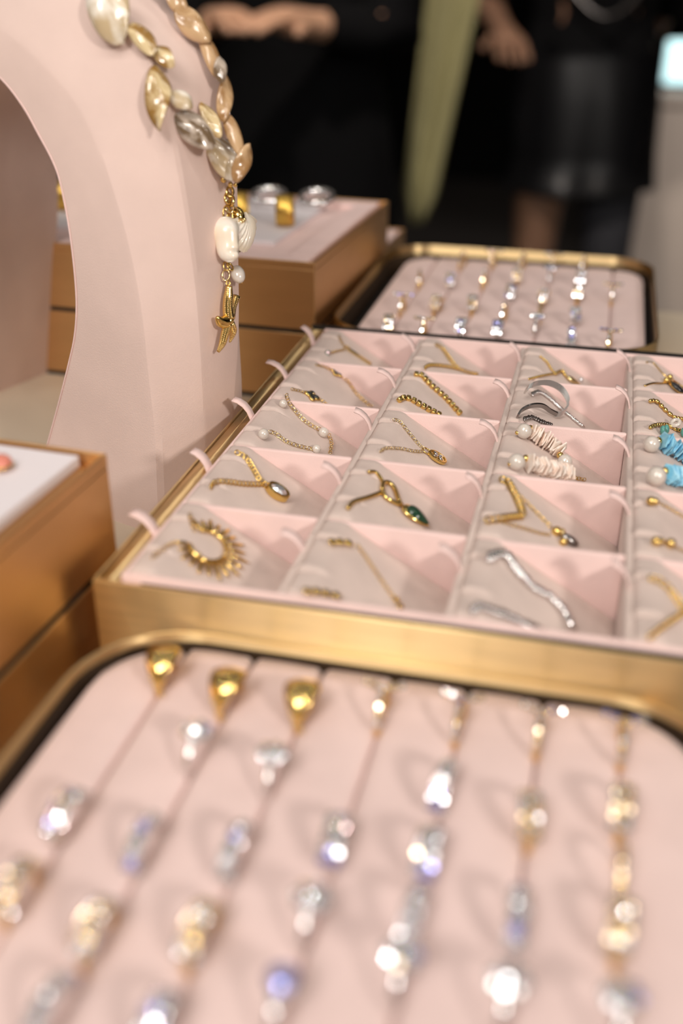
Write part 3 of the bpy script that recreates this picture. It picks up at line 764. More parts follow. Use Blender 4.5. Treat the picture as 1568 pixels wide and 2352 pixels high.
KN = {'dome': 'gold dome ring', 'pave': 'silver double row crystal ring', 'eternity': 'silver crystal eternity ring', 'cluster': 'silver flower cluster ring',
      'solitaire': 'ring with a large lavender stone', 'tiara': 'gold crown ring with crystals', 'goldpave': 'gold double row crystal ring', 'goldband': 'gold ring with small crystals'}
ORD = ['first', 'second', 'third', 'fourth', 'fifth', 'sixth', 'seventh']
# px list per slit of the near tray, from the back forwards: (v of the ring's foot, kind)
near = [[(1560, 'dome'), (1900, 'pave'), (2070, 'goldpave')],
        [(1612, 'dome'), (1742, 'cluster'), (1965, 'eternity'), (2165, 'goldpave'), (2352, 'eternity')],
        [(1640, 'dome'), (1795, 'cluster'), (1985, 'eternity'), (2170, 'goldpave'), (2390, 'pave')],
        [(1645, 'tiara'), (1960, 'pave'), (2130, 'cluster'), (2330, 'solitaire')],
        [(1672, 'tiara'), (1835, 'eternity'), (1990, 'pave'), (2140, 'eternity'), (2260, 'cluster')],
        [(1700, 'tiara'), (1905, 'goldpave'), (2140, 'eternity'), (2320, 'cluster')],
        [(1722, 'tiara'), (1885, 'goldpave'), (2030, 'goldband'), (2160, 'goldpave'), (2360, 'cluster')]]
def slit_y(x, v, z):
    """distance along a slit whose foot shows at photo row v"""
    lo, hi = -320.0, 900.0
    for _ in range(50):
        m_ = (lo + hi) / 2; d = RC.transposed() @ (Vector((x, m_, z)) - CAM)
        vv = 1176 - FPX * d.y / -d.z if d.z < -1 else 9999
        if vv > v: lo = m_
        else: hi = m_
    return (lo + hi) / 2
for k, col_ in enumerate(near):
    for q, (v, kind) in enumerate(col_):
        y = max(-228, slit_y(slitsA[k], v, -24.5))
        make_ring(kind, 'ring', '%s, %s from back, %s slit from left, foreground tray' % (KN[kind], ORD[q], ORD[k]), 'rings in the foreground tray', slitsA[k], y, -24.5)
far = [[(655, 'goldband'), (715, 'tiara'), (762, 'goldpave')], [(612, 'goldband'), (662, 'pave'), (716, 'goldpave'), (772, 'tiara')], [(610, 'tiara'), (655, 'goldband'), (716, 'goldpave'), (770, 'pave')],
       [(615, 'goldband'), (650, 'goldpave'), (690, 'pave'), (735, 'goldband'), (775, 'pave')], [(608, 'tiara'), (648, 'cluster'), (700, 'goldpave'), (735, 'goldband'), (765, 'cluster')],
       [(622, 'goldband'), (655, 'pave'), (690, 'goldpave'), (745, 'pave'), (795, 'eternity')], [(690, 'tiara'), (800, 'tiara')]]
for k, col_ in enumerate(far):
    for q, (v, kind) in enumerate(col_):
        y = min(572, max(362, slit_y(slitsB[k], v, -13)))
        make_ring(kind, 'ring', '%s, %s from back, %s slit from left, rear tray' % (KN[kind], ORD[q], ORD[k]), 'rings in the rear tray', slitsB[k], y, -13.0)

# ------------------------------------------------------------------ stacked bronze boxes
def boxmod(name, label, corner, rz, wx, wy, z0, z1, rim_h=0, group='stacked bronze boxes'):
    """corner = near right corner; body runs to -x and +y (local)"""
    o = thing(name, label, 'box', (corner[0], corner[1], z0), rz, group)
    h = z1 - z0
    geo('box_body', bev(box(-wx, 0, 0, wy, 3.2, h - rim_h), 0.5, 1), M['brass_box'], o, world=False)
    geo('base_band', box(-wx + .8, -.8, .8, wy - .8, 0, 3.2), M['black'], o, world=False)
    if rim_h:
        t_ = 1.5
        for b_ in (box(-wx, 0, 0, t_, h - rim_h, h), box(-wx, 0, wy - t_, wy, h - rim_h, h), box(-wx, -wx + t_, t_, wy - t_, h - rim_h, h), box(-t_, 0, t_, wy - t_, h - rim_h, h)):
            geo('box_rim', bev(b_, .3, 1), M['brass_box'], o, world=False)
    return o
zm = TZ + 51; zt = TZ + 102
# near left stack
c_ = hz(245, 1041, zt); rzf = math.radians(-3)
boxmod('bronze_box', 'lower bronze box of the near left stack', (c_.x, c_.y - 230), rzf, 230, 230, TZ, zm)
bf = boxmod('bronze_box', 'upper bronze box of the near left stack with a white top', (c_.x, c_.y - 230), rzf, 230, 230, zm, zt, 6)
for o in (bf,): pass
def place_far_right(o, rz):
    """put the box so that its far right corner is at c_"""
    d = Matrix.Rotation(rz, 3, 'Z') @ Vector((0, 230, 0)); o.location = Vector((c_.x - d.x, c_.y - d.y, o.location.z / S)) * S
    ORG[o.name] = (o.location / S, rz)
for o in [x for x in COL.objects if x.name.startswith('bronze_box')]: place_far_right(o, rzf)
geo('top_panel', bev(box(-226.5, -11, 3.5, 226.5, 45, 50), .5, 1), M['white_card'], bf, world=False)
e_ = thing('stud_earring', 'rose stone stud earring lying on the white topped box', 'earring', hz(2, 1078, zt - 1.0))
geo('stone', ellipsoid(5, 5, 3.2, 14, 8), mat('rose_stone', (.75, .25, .18), .2, coat=.5), e_, True, world=False, loc=(0, 0, 3.2))
geo('claw_setting', torus(4.9, .6, 20, 6), M['gold'], e_, True, world=False, loc=(0, 0, 2.2))
# rear stack
cr = hz(722, 604, zt); rzb = math.radians(-2.0)
boxmod('bronze_box', 'lower bronze box of the rear stack behind the pink stand', (cr.x, cr.y), rzb, 330, 215, TZ, zm)
bb = boxmod('bronze_box', 'upper bronze box of the rear stack with a pink rimmed top', (cr.x, cr.y), rzb, 330, 215, zm, zt, 5)
Rb = Matrix.Rotation(rzb, 3, 'Z')
def bl(x, y, z): return Vector((cr.x, cr.y, zm)) + Rb @ Vector((x, y, z))
ti = thing('display_pad', 'pink suede display pad with a pale raised board on the rear box', 'display pad', bl(-165, 107, 46), rzb)
for b_ in (box(-163, 158, -104, -88, 0, 4.5), box(-163, 158, 88, 104, 0, 4.5), box(-163, -147, -88, 88, 0, 4.5), box(140, 158, -88, 88, 0, 4.5)):
    geo('suede_border', bev(b_, .6, 1), M['suede'], ti, world=False)
geo('sunk_panel', box(-147, 140, -88, 88, -0.0, 0.6), M['suede'], ti, world=False)
geo('raised_board', bev(box(-140, 118, -55, 84, 0.6, 4.4), .5, 1), M['white_card'], ti, world=False)
boardz = zm + 46 + 4.4
def cuff(label, u, v):
    p = hz(u, v, boardz); o = thing('gold_cuff_ring', label, 'ring', p, .25, 'cuff rings on the rear box')
    vv = []; ff = []; n = 36; prof = [(-7, 0), (-6.4, .9), (-3, 1.5), (0, 1.7), (3, 1.5), (6.4, .9), (7, 0), (6.4, -.4), (0, -.5), (-6.4, -.4)]
    for i in range(n):
        a = 2 * math.pi * i / n
        for (x, d) in prof:
            q = 10.5 + d + (0.25 * math.sin(9 * a + x) if d > .5 else 0); vv.append((x, q * math.cos(a), 12.2 + q * math.sin(a)))
    m = len(prof)
    for i in range(n):
        for k in range(m): ff.append((i * m + k, i * m + (k + 1) % m, ((i + 1) % n) * m + (k + 1) % m, ((i + 1) % n) * m + k))
    geo('cuff_band', (vv, ff), M['gold_tex'], o, True, world=False)
cuff('textured gold cuff ring standing alone on the rear box', 655, 519)
cuff('textured gold cuff ring half hidden behind the shell pendant', 549, 512)
cuff('textured gold cuff ring seen through the arch of the pink stand', 150, 482)
def hoop(label, u, v, yaw):
    p = hz(u, v, boardz); o = thing('silver_ring', label, 'ring', p, yaw, 'silver rings on the rear box')
    vv, ff = torus(13.5, 2.6, 36, 10); R = Matrix.Rotation(math.radians(12), 3, 'X')
    vv = [R @ Vector((a, b, c * 1.5)) + Vector((0, 0, 6.8)) for a, b, c in vv]
    geo('hoop_band', (vv, ff), M['silver'], o, True, world=False)
    geo('hoop_end', xf(ellipsoid(4.2, 3.4, 3.4, 14, 8), None, (-9, -10.5, 4.8)), M['silver'], o, True, world=False)
    geo('hoop_end', xf(ellipsoid(4.2, 3.4, 3.4, 14, 8), None, (9, -10.5, 4.8)), M['silver'], o, True, world=False)
hoop('open silver ring left of the bare corner on the rear box', 618, 470, .1); hoop('open silver ring nearest the right corner of the rear box', 727, 474, -.1)
# third box farther back
p3 = hz(918, 527, zm)
b3 = boxmod('bronze_box', 'far bronze box peeking out behind the rear stack', (p3.x, p3.y - 115), rzb, 230, 118, TZ, zm, 4, 'stacked bronze boxes')
geo('suede_panel', box(-226, -4, 4, 114, 47, 50), M['suede'], b3, world=False)

# ------------------------------------------------------------------ pink arch stand
TH = math.radians(-18.04)
SX = Vector((math.cos(TH), math.sin(TH), 0)); DX = Vector((-math.sin(TH), math.cos(TH), 0))
def sd(s_, d_, z): return SX * s_ + DX * d_ + Vector((0, 0, z))
I_ = [(-250, -66), (-231, -27), (-218, 0), (-207, 24), (-200, 41), (-196, 58), (-194.6, 77), (-195, 99), (-197.5, 120), (-201, 130), (-208, 141), (-217, 154), (-230, 166), (-251, 177), (-282, 183), (-316, 176), (-340, 158), (-357, 128), (-368, 70), (-379, 21), (-395, -66)]
P1 = [(-152, -66), (-150, -27), (-149, 0), (-150, 24), (-150.5, 41), (-151, 58), (-153, 77), (-157, 99), (-163, 120), (-167, 132), (-172, 145), (-181, 158), (-196, 171), (-225, 188), (-272, 204), (-326, 200), (-370, 180), (-392, 140), (-405, 70), (-414, 21), (-426, -66)]
P2 = [(-140, -66, 127), (-138, -27, 127), (-136, 0, 126), (-134, 24, 124), (-133, 41, 123), (-132.5, 58, 122), (-132.5, 77, 121), (-133, 99, 119), (-134, 120, 117), (-135.5, 134, 116), (-138, 152, 115), (-143, 172, 114), (-156, 188, 113), (-193, 213, 112), (-260, 234, 112), (-332, 235, 112), (-387, 205, 112), (-408, 150, 112), (-420, 70, 112), (-428, 21, 112), (-440, -66, 112)]
D0, D1 = 100.2, 178.0
def shift(s_):
    t_ = min(1, max(0, (-245 - s_) / 130)); return 83 * t_ * t_ * (3 - 2 * t_)
def cr_interp(L, k):
    out = []
    for i in range(len(L) - 1):
        p = [Vector((*L[max(i - 1, 0)], 0)[:3]), Vector((*L[i], 0)[:3]), Vector((*L[i + 1], 0)[:3]), Vector((*L[min(i + 2, len(L) - 1)], 0)[:3])]
        for q in range(k):
            t_ = q / k
            out.append(0.5 * ((2 * p[1]) + (-p[0] + p[2]) * t_ + (2 * p[0] - 5 * p[1] + 4 * p[2] - p[3]) * t_ * t_ + (-p[0] + 3 * p[1] - 3 * p[2] + p[3]) * t_ ** 3))
    out.append(Vector((*L[-1], 0)[:3])); return out
Ii, Pi, Qi = cr_interp(I_, 5), cr_interp(P1, 5), cr_interp(P2, 5)
v = []; f = []
def midp(a, b, t_): return a + (b - a) * t_
for a, b, c in zip(Ii, Pi, Qi):
    sh = shift(a.x)
    fI = Vector((a.x, D0 + sh, a.y)); fP = Vector((b.x, D0 + sh, b.y)); fQ = Vector((c.x, c.z + sh, c.y))
    mir = lambda p: Vector((p.x, D0 + D1 + 2 * sh - p.y, p.z))
    # a little rounding at the creases
    e = 0.07
    half_ = [fI, midp(fI, fP, .03), midp(fP, fI, e), midp(midp(fP, fI, e), midp(fP, fQ, 2 * e), .5) * .4 + fP * .6, midp(fP, fQ, 2 * e), midp(fQ, fP, 2 * e), fQ]
    half_[0] = fI + Vector((0, .6, 0))
    fQ2 = midp(fQ, mir(fQ), .06)
    secs = half_[:6] + [midp(half_[5], fQ2, .5) * .4 + fQ * .6, fQ2]
    secs = secs + [mir(p) for p in reversed(secs)]
    for p in secs: v.append(sd(p.x, p.y, p.z))
m = 16; n = len(Ii)
for i in range(n - 1):
    for q in range(m): f.append((i * m + q, (i + 1) * m + q, (i + 1) * m + (q + 1) % m, i * m + (q + 1) % m))
f.append(tuple(reversed(range(m)))); f.append(tuple(range((n - 1) * m, n * m)))
st = thing('necklace_stand', 'tall pink suede arch shaped necklace stand left of the bracelet tray', 'display stand', sd(-200, 140, TZ))
so = geo('arch_body', (v, f), M['stand'], st, True, sharp=14)
STANDV, STANDF = v, f
bvh = BVHTree.FromPolygons([Vector(p) for p in v], f)
# piping seam along the front inner edge
seam = [sd(a.x, D0 + shift(a.x) + .2, a.y) for a in Ii]
geo('piping', tube(seam, 0.5, 6, 1, DX), M['suede'], st, True)

# ------------------------------------------------------------------ shell necklace on the stand
nk = thing('shell_necklace', 'mother of pearl shell necklace with gold starfish pendant draped on the stand', 'necklace', sd(-131, 139, 100))
def nacre(L, W, T, seed, twist=.5, pinch=.25):
    rnd = random.Random(seed); v = []; f = []; n = 18; m = 14
    ph = rnd.uniform(0, 6)
    for i in range(m + 1):
        t_ = i / m; x = (t_ - .5) * L
        r_ = max(.012, math.sin(math.pi * t_)) ** .46 * (1 - pinch * (t_ - .35))
        bend = math.sin(t_ * 3 + ph) * .12 * W
        for k in range(n):
            a = 2 * math.pi * k / n
            lob = 1 + .08 * math.sin(2 * a + ph) + .06 * math.sin(3 * a + 5 * t_)
            p = Vector((x, W / 2 * r_ * lob * math.cos(a) + bend, T / 2 * r_ * math.sin(a) + .16 * T * math.sin(5 * t_ + 2 * math.cos(a) + ph)))
            v.append(Matrix.Rotation(twist * (t_ - .5), 3, 'X') @ p)
    for i in range(m):
        for k in range(n): f.append((i * n + k, (i + 1) * n + k, (i + 1) * n + (k + 1) % n, i * n + (k + 1) % n))
    f.append(tuple(range(n))); f.append(tuple(reversed(range(m * n, (m + 1) * n))))
    return v, f
def onstand(u, v, lift):
    h = bvh.ray_cast(CAM, ray(u, v).normalized())
    if not h[0]: return None, None
    n_ = h[1] if h[1].dot(CAM - h[0]) > 0 else -h[1]
    return h[0] + n_ * lift, n_
# front strand: (u, v, length px, width px, angle deg in picture, material, twist)
strand = [(185, -62, 110, 75, 50, 'nacre', .4), (258, 42, 128, 86, 52, 'nacre', .3), (320, 108, 80, 44, 58, 'nacre_gold', 1.0), (355, 138, 62, 34, 32, 'nacre_gold', 1.4), (366, 222, 136, 50, 82, 'nacre_gold', 1.6),
          (402, 232, 44, 40, 60, 'nacre', .3), (428, 300, 104, 70, 58, 'nacre_grey', .8), (466, 277, 84, 34, 55, 'nacre_gold', .6), (492, 362, 108, 60, 45, 'nacre', .5), (517, 338, 44, 28, 30, 'nacre_grey', .6)]
prev = None
for i, (u, v_, L, W, ang, m_, tw) in enumerate(strand):
    W_ = W
    p, nn = onstand(u, v_, 5.0)
    if p is None: p = hit(u, v_, sd(-130, 150, 0), DX); nn = (CAM - p).normalized()
    k = depth(p) / FPX; a = math.radians(ang)
    dr = (RC @ Vector((math.cos(a), -math.sin(a), 0))); face = (nn * .75 + (CAM - p).normalized() * .6).normalized()
    p = p + (CAM - p).normalized() * (1.5 if i in (5, 7, 9) else 0)
    geo('shell', xf(nacre(L * (1.25 if L < 70 else 1.12) * k, W_ * (1.35 if L < 70 else 1.2) * k, W_ * k * .46, i, tw), frame(dr, face), p), M[m_], nk, True)
back = [(375, -50, 100, 50, 52, 'nacre_tan', .3), (408, 2, 60, 40, 40, 'nacre_tan', .3), (446, 56, 102, 58, 54, 'nacre_tan', .2), (481, 130, 100, 36, 68, 'nacre_tan', .5), (508, 160, 56, 30, 80, 'nacre_grey', .5), (516, 226, 102, 36, 88, 'nacre_tan', .8),
        (536, 312, 100, 36, 74, 'nacre_tan', .6), (558, 375, 90, 38, 104, 'nacre_tan', .9)]
for i, (u, v_, L, W, ang, m_, tw) in enumerate(back):
    p = hit(u, v_, sd(0, 148 - max(0, i - 5) * 3, 0), DX)
    k = depth(p) / FPX; a = math.radians(ang)
    dr = RC @ Vector((math.cos(a), -math.sin(a), 0))
    geo('shell', xf(nacre(L * 1.08 * k, W * 1.08 * k, W * k * .5, 40 + i, tw), frame(dr, (CAM - p).normalized() + SX * .5), p), M[m_], nk, True)
# pendant drop: hangs just clear of the outer face
PP = sd(-119.0, 137, 0)
VD = (CAM - sd(-125, 137, 60)).normalized()
def pp(u, v_): return hit(u, v_, PP + VD * 3, VD * .6 + SX * .4)
KP = depth(pp(525, 560)) / FPX
view = (CAM - pp(525, 560)).normalized()
RIGHT = RC @ Vector((1, 0, 0)); UP = RC @ Vector((0, 1, 0))
def pr_ring(u, v_, r_, th, ang, m_='gold', tilt=.3):
    R = frame(RC @ Vector((math.cos(math.radians(ang)), -math.sin(math.radians(ang)), 0)), view + RIGHT * tilt)
    geo('jump_ring', xf(torus(r_ * KP, th * KP, 18, 7, 1.25, .85), R, pp(u, v_)), M[m_], nk, True)
for (u, v_, r_) in ((513, 416, 7), (541, 415, 6), (529, 427, 6), (540, 428, 5)): geo('gold_bead', xf(ellipsoid(r_ * KP, r_ * KP, r_ * KP, 12, 8), None, pp(u, v_) + VD * 6), M['gold'], nk, True)
pr_ring(528, 440, 9, 3.4, 90); pr_ring(523, 455, 10, 3.4, 85, 'gold', 1.0); pr_ring(532, 462, 9, 3, 95, 'gold', -1.2); pr_ring(525, 474, 12, 2.6, 60, 'gold_pale'); pr_ring(520, 487, 11, 2.6, 100, 'gold', .9); pr_ring(528, 497, 10, 2.6, 90, 'gold', -.8)
# white conch: lobed body with folds and lip
def conch(L, W, T):
    v = []; f = []; n = 26; m = 22
    for i in range(m + 1):
        t_ = i / m; z = (.5 - t_) * L
        r_ = max(.01, math.sin(math.pi * t_)) ** .36 * (1.0 - .30 * t_ + .10 * math.sin(8 * t_ + .3))
        for k in range(n):
            a = 2 * math.pi * k / n
            fold = -.26 * math.exp(-((a - 1.2 - 1.1 * t_) / .22) ** 2) - .18 * math.exp(-((a - .75 - .9 * t_) / .2) ** 2)
            lip = -.34 * math.exp(-((t_ - .78) / .045) ** 2) * math.exp(-((a - .7) / .7) ** 2)
            q = r_ * (1 + fold + lip + .05 * math.sin(2 * a))
            v.append((W / 2 * q * math.sin(a) + .06 * L * (t_ - .3), -T / 2 * q * math.cos(a), z))
    for i in range(m):
        for k in range(n): f.append((i * n + k, i * n + (k + 1) % n, (i + 1) * n + (k + 1) % n, (i + 1) * n + k))
    f.append(tuple(range(n))); f.append(tuple(reversed(range(m * n, (m + 1) * n))))
    return v, f
RV = Matrix((RIGHT, -view, UP)).transposed()                 # local x right, -y towards the viewer, z up
geo('white_conch', xf(conch(104 * KP, 78 * KP, 60 * KP), RV @ Matrix.Rotation(-.08, 3, 'Y'), pp(520, 551) + VD * 4), M['conch'], nk, True)
# ribbed scallop behind it
def scallop(Rr, T):
    v = []; f = []; n = 61; m = 10
    for side in (1, -1):
        for i in range(m + 1):
            t_ = i / m
            for k in range(n):
                a = math.radians(-78 + 156 * k / (n - 1)); rib = .5 + .5 * math.cos(k * 2 * math.pi / 5)
                rad = Rr * t_ * (1 + .03 * rib); dome = math.sin(math.pi * (.12 + .86 * t_)) ** .8
                v.append((rad * math.sin(a), -side * (T * dome * math.cos(a) ** .5 * .5 + .05 * Rr * rib * t_), -rad * math.cos(a)))
    for side in range(2):
        o = side * (m + 1) * n
        for i in range(m):
            for k in range(n - 1):
                q = (o + i * n + k, o + i * n + k + 1, o + (i + 1) * n + k + 1, o + (i + 1) * n + k); f.append(q if side else q[::-1])
    return v, f
geo('scallop', xf(scallop(92 * KP, 44 * KP), RV @ Matrix.Rotation(math.radians(2), 3, 'Y') @ Matrix.Rotation(math.radians(58), 3, 'Z') @ Matrix.Diagonal((.62, 1, 1)), pp(558, 486) - view * 6), M['conch'], nk, True)
geo('gold_cap', xf(ellipsoid(14 * KP, 14 * KP, 20 * KP, 14, 9), RV @ Matrix.Rotation(-.5, 3, 'Y'), pp(547, 493) - view * 1), M['gold'], nk, True)
for i in range(7):
    a = -1.2 + i * .42; geo('gold_bead', xf(ellipsoid(4.2 * KP, 4.2 * KP, 4.2 * KP, 8, 6), None, pp(547 + 15 * math.sin(a), 502 + 9 * math.cos(a)) + view * 2), M['gold_pale'], nk, True)
pr_ring(520, 611, 8, 2.2, 80); pr_ring(528, 612, 8, 2.2, 60, 'gold', 1.1); pr_ring(519, 632, 10, 2.0, 95, 'gold_pale'); pr_ring(524, 648, 5, 1.8, 90, 'gold', .9)
geo('pearl_drop', xf(ellipsoid(16.5 * KP, 16.5 * KP, 22 * KP, 18, 12), RV @ Matrix.Rotation(-.35, 3, 'Y'), pp(546, 630)), M['pearl'], nk, True)
geo('gold_bead', xf(ellipsoid(3.4 * KP, 3.4 * KP, 3.4 * KP, 8, 6), None, pp(555, 648)), M['gold'], nk, True)
# starfish seen nearly edge on
sf = geo('starfish_centre', xf(ellipsoid(15 * KP, 8 * KP, 15 * KP, 14, 9), RV, pp(523, 733)), M['gold'], nk, True)
def arm(px, rads, m_='gold', dots=True, depthoff=0):
    q = resample([pp(u, v_) - view * depthoff * k / (len(px) - 1) for k, (u, v_) in enumerate(px)], 1.0); n = len(q)
    rr = []
    for i in range(n):
        t_ = i / (n - 1) * (len(rads) - 1); a = int(min(t_, len(rads) - 2)); rr.append(1.25 * (rads[a] + (rads[a + 1] - rads[a]) * (t_ - a)) * KP)
    o = geo('starfish_arm', tube(q, rr, 10, .75, view), M[m_], nk, True)
    if dots:
        for i in range(1, n - 1):
            tg = (q[i + 1] - q[i - 1]).normalized(); side = tg.cross(view).normalized()
            for s_ in (-.55, 0, .55): link('starfish_dot', lmesh(('dot', 1), lambda: ellipsoid(.42, .42, .42, 6, 5), 'gold_pale'), o, q[i] + side * rr[i] * s_ + view * rr[i] * (.74 - .2 * abs(s_)), None)
arm([(526, 733), (523, 705), (525, 672), (526, 652)], [11, 10, 9.5, 6])
arm([(530, 730), (536, 705), (544, 678)], [8, 6, 8], 'gold', True, 6)
arm([(520, 738), (507, 738), (498, 726)], [14, 11, 4], 'gold', False, -5)
arm([(524, 742), (517, 765), (510, 790), (498, 812)], [9, 8.5, 7, 3])
arm([(530, 742), (536, 760), (530, 780), (527, 788)], [7, 7, 5, 2], 'gold', True, 5)
geo('jump_ring', xf(torus(5 * KP, 1.6 * KP, 14, 6), RV @ Matrix.Rotation(1.57, 3, 'X'), pp(524, 650)), M['gold'], nk, True)

# ------------------------------------------------------------------ people in the background
def person(label, x, y, rz, skin, arms, height=1.68):
    o = thing('person', label, 'person', (x, y, FZ), rz)
    P = []; E = []
    def V(p, r, par=None):
        P.append((Vector(p), r))
        if par is not None: E.append((par, len(P) - 1))
        return len(P) - 1
    pel = V((0, 0, .93), .125); sp = V((0, 0, 1.10), .11, pel); ch = V((0, 0, 1.29), .13, sp); nb = V((0, .01, 1.42), .05, ch); nm_ = V((0, .005, 1.465), .045, nb)
    hd = V((0, -.01, 1.54), .076, nm_); ht = V((0, 0, 1.63), .07, hd)
    for s_, (el, wr) in zip((-1, 1), arms):
        hp_ = V((s_ * .09, 0, .88), .092, pel); kn = V((s_ * .10, -.015, .48), .056, hp_); an = V((s_ * .10, .02, .08), .036, kn); V((s_ * .12, -.15, .03), .032, an)
        sh_ = V((s_ * .17, 0, 1.37), .056, ch); e_ = V(el, .042, sh_); w_ = V(wr, .027, e_)
        d = (Vector(wr) - Vector(el)).normalized(); sd_ = d.cross(Vector((0, 0, 1))).normalized(); up_ = sd_.cross(d)
        pm = V(Vector(wr) + d * .07, .032, w_)
        for k, (off, ln) in enumerate(((-.028, .062), (-.01, .075), (.01, .072), (.028, .055))):
            k1 = V(Vector(wr) + d * .10 + sd_ * off, .0095, pm); V(Vector(wr) + d * (.10 + ln) + sd_ * off * 1.15 - up_ * .025, .008, k1)
        th_ = V(Vector(wr) + d * .045 + sd_ * .038 * -s_ - up_ * .01, .011, pm); V(Vector(wr) + d * .085 + sd_ * .058 * -s_ - up_ * .02, .009, th_)
    me = bpy.data.meshes.new('body'); me.from_pydata([p for p, r in P], E, []); me.materials.append(M[skin])
    b = bpy.data.objects.new('body', me); COL.objects.link(b); b.parent = o
    k = b.modifiers.new('skin', 'SKIN'); k.use_smooth_shade = True
    sv = me.skin_vertices[0].data
    for i, (p, r) in enumerate(P): sv[i].radius = (r, r); sv[i].use_root = (i == 0)
    sb = b.modifiers.new('sub', 'SUBSURF'); sb.levels = 1; sb.render_levels = 1
    vv, ff = ellipsoid(92, 105, 120, 18, 12)
    geo('hair', xf((vv, ff), None, (0, 40, 1605)), M['hair'], o, True, world=False)
    geo('nose', xf(ellipsoid(11, 16, 22, 10, 7), None, (0, -86, 1545)), M[skin], o, True, world=False)
    for s_ in (-1, 1): geo('eye', xf(ellipsoid(11, 7, 7, 10, 7), None, (s_ * 29, -72, 1568)), M['hair'], o, True, world=False)
    geo('mouth', xf(ellipsoid(22, 8, 6, 10, 7), None, (0, -74, 1508)), mat('lips', (.35, .1, .09), .4), o, True, world=False)
    return o
def loft(rings, n=40, fold=0.0, seed=0):
    v = []; f = []
    for i, (z, a, b, cy) in enumerate(rings):
        amp = fold * i / (len(rings) - 1)
        for k in range(n):
            t_ = 2 * math.pi * k / n; q = 1 + amp * math.sin(7 * t_ + seed) + .5 * amp * math.sin(13 * t_ + 2 * seed)
            v.append((a * q * math.cos(t_), b * q * math.sin(t_) + cy, z))
    for i in range(len(rings) - 1):
        for k in range(n): f.append((i * n + k, i * n + (k + 1) % n, (i + 1) * n + (k + 1) % n, (i + 1) * n + k))
    f.append(tuple(range(n))); f.append(tuple(reversed(range((len(rings) - 1) * n, len(rings) * n))))
    return v, f
ya = 1900.0; pa = hy(660, 300, ya)
A = person('person in a long black dress with hands joined at the waist', pa.x, ya, math.radians(8), 'skin_a',
           [((-.22, -.02, 1.09), (-.10, -.21, 1.115)), ((.21, -.02, 1.09), (.07, -.22, 1.115))])
geo('dress', loft([(1412, 95, 75, 0), (1385, 160, 95, 0), (1330, 190, 112, 0), (1250, 185, 115, 0), (1110, 160, 105, 0), (960, 205, 135, 0), (760, 230, 160, 0), (450, 250, 190, 0), (120, 285, 230, 0)], 44, .03, 1), M['cloth'], A, True, world=False)
for s_ in (-1, 1): geo('sleeve', tube([(s_ * 120, 0, 1385), (s_ * 172, 0, 1362), (s_ * 200, -5, 1240), (s_ * 222, -20, 1090), (s_ * 165, -115, 1102), (s_ * 112, -195, 1112)], [60, 78, 66, 58, 46, 38], 14, 1, (0, 1, 0)), M['cloth'], A, True, world=False)
yb = 2600.0; pb_ = hy(1335, 300, yb)
B = person('person in a black leather skirt holding an olive cloth', pb_.x, yb, math.radians(12), 'skin_b',
           [((-.27, -.05, 1.12), (-.25, -.25, 1.08)), ((.20, .10, 1.12), (.12, .16, .98))])
geo('top', loft([(1412, 95, 75, 0), (1385, 155, 95, 0), (1330, 185, 112, 0), (1250, 178, 112, 0), (1110, 150, 100, 0), (1000, 172, 116, 0)], 40, .02, 2), M['cloth'], B, True, world=False)
geo('skirt', loft([(1060, 152, 104, 0), (1000, 176, 120, 0), (900, 188, 134, 0), (780, 190, 140, 0), (690, 196, 146, 0)], 44, .05, 3), M['leather'], B, True, world=False)
geo('stocking', tube([(92, 0, 760), (100, -15, 480), (100, 15, 90)], [84, 62, 44], 14, 1, (0, 1, 0)), M['grey_cloth'], B, True, world=False)
for s_ in (-1, 1): geo('sleeve', tube([(s_ * 120, 0, 1385), (s_ * 175, 0, 1360), (s_ * 215, -10, 1260), ((-270 if s_ < 0 else 202), (-50 if s_ < 0 else 96), (1130 if s_ < 0 else 1120))], [60, 78, 64, 56], 14, 1, (0, 1, 0)), M['cloth'], B, True, world=False)
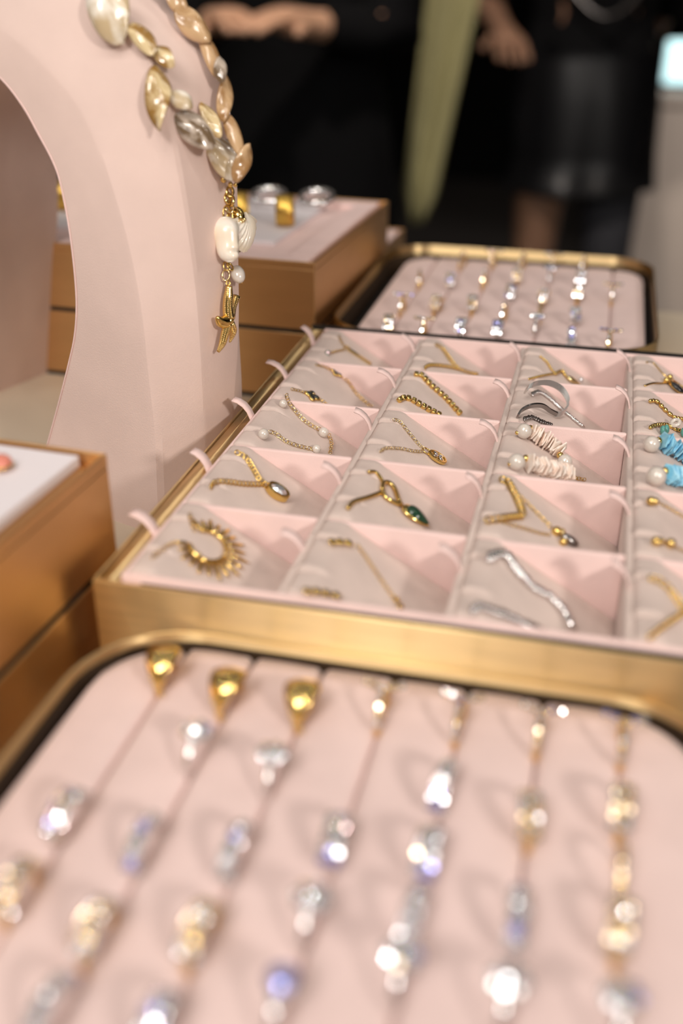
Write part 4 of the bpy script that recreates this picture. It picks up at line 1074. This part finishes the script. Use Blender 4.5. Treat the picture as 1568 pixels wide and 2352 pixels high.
cp = [Vector((-95 + 190 * k / 20, -118 - 40 * math.sin(math.pi * k / 20), 1180 - 75 * math.sin(math.pi * k / 20))) for k in range(21)]
ch_ = geo('waist_chain', tube(cp, 5, 8), M['silver_dark'], B, True, world=False)
# olive cloth hanging from person B's hand
ys_ = yb - 330
sc = thing('scarf', 'long olive green cloth hanging between the two people in black', 'scarf', hy(990, -40, ys_))
vv = []; ff = []; rows = 22; n = 15
for i in range(rows + 1):
    t_ = i / rows; vpx = -60 + 560 * t_
    cl = 925 + 60 * (1 - t_) ** 1.2; w_ = 128 * (1 - t_) ** .55 + 46 * t_ ** .3 if t_ > 0 else 128
    w_ = 66 + 66 * (1 - t_)
    for k in range(n):
        q = k / (n - 1)
        p = hy(cl + w_ * q - (0 if t_ < .9 else (q - .5) * 30 * (t_ - .9) / .1), vpx - (14 * (1 - (2 * q - 1) ** 2) * -1 if i == rows else 0), ys_)
        vv.append(p + Vector((0, 14 * math.sin(q * 11 + t_ * 2), 0)))
for i in range(rows):
    for k in range(n - 1): ff.append((i * n + k, i * n + k + 1, (i + 1) * n + k + 1, (i + 1) * n + k))
scm = geo('cloth_panel', (vv, ff), M['olive'], sc, True)
so_ = scm.modifiers.new('thick', 'SOLIDIFY'); so_.thickness = .004
# pale plinth standing behind person B
pl = hy(1500, 215, 3300); pr_ = hy(1440, 215, 3300)
pt = thing('plinth', 'tall pale beige plinth at the far right behind the leather skirt', 'plinth', (pr_.x + 300, 3500, FZ))
geo('plinth_body', bev(box(-300, 500, -200, 200, 0, pl.z - FZ - 30), 6, 2), M['plinth'], pt, world=False)
geo('plinth_top', bev(box(-310, 510, -210, 210, pl.z - FZ - 30, pl.z - FZ), 5, 2), M['plinth'], pt, world=False)
# lit panel far at the right
lp = hy(1556, 140, 3480)
le = thing('light_box', 'bright pale blue lit screen standing on the plinth at the far right', 'screen', (lp.x, 3480, pl.z))
geo('lit_face', bev(box(-38, 75, -10, 10, 14, lp.z - pl.z + 60), 6, 2), M['screen'], le, world=False)
geo('screen_foot', bev(box(-44, 80, -40, 40, 0, 14), 3, 2), M['dark_wall'], le, world=False)
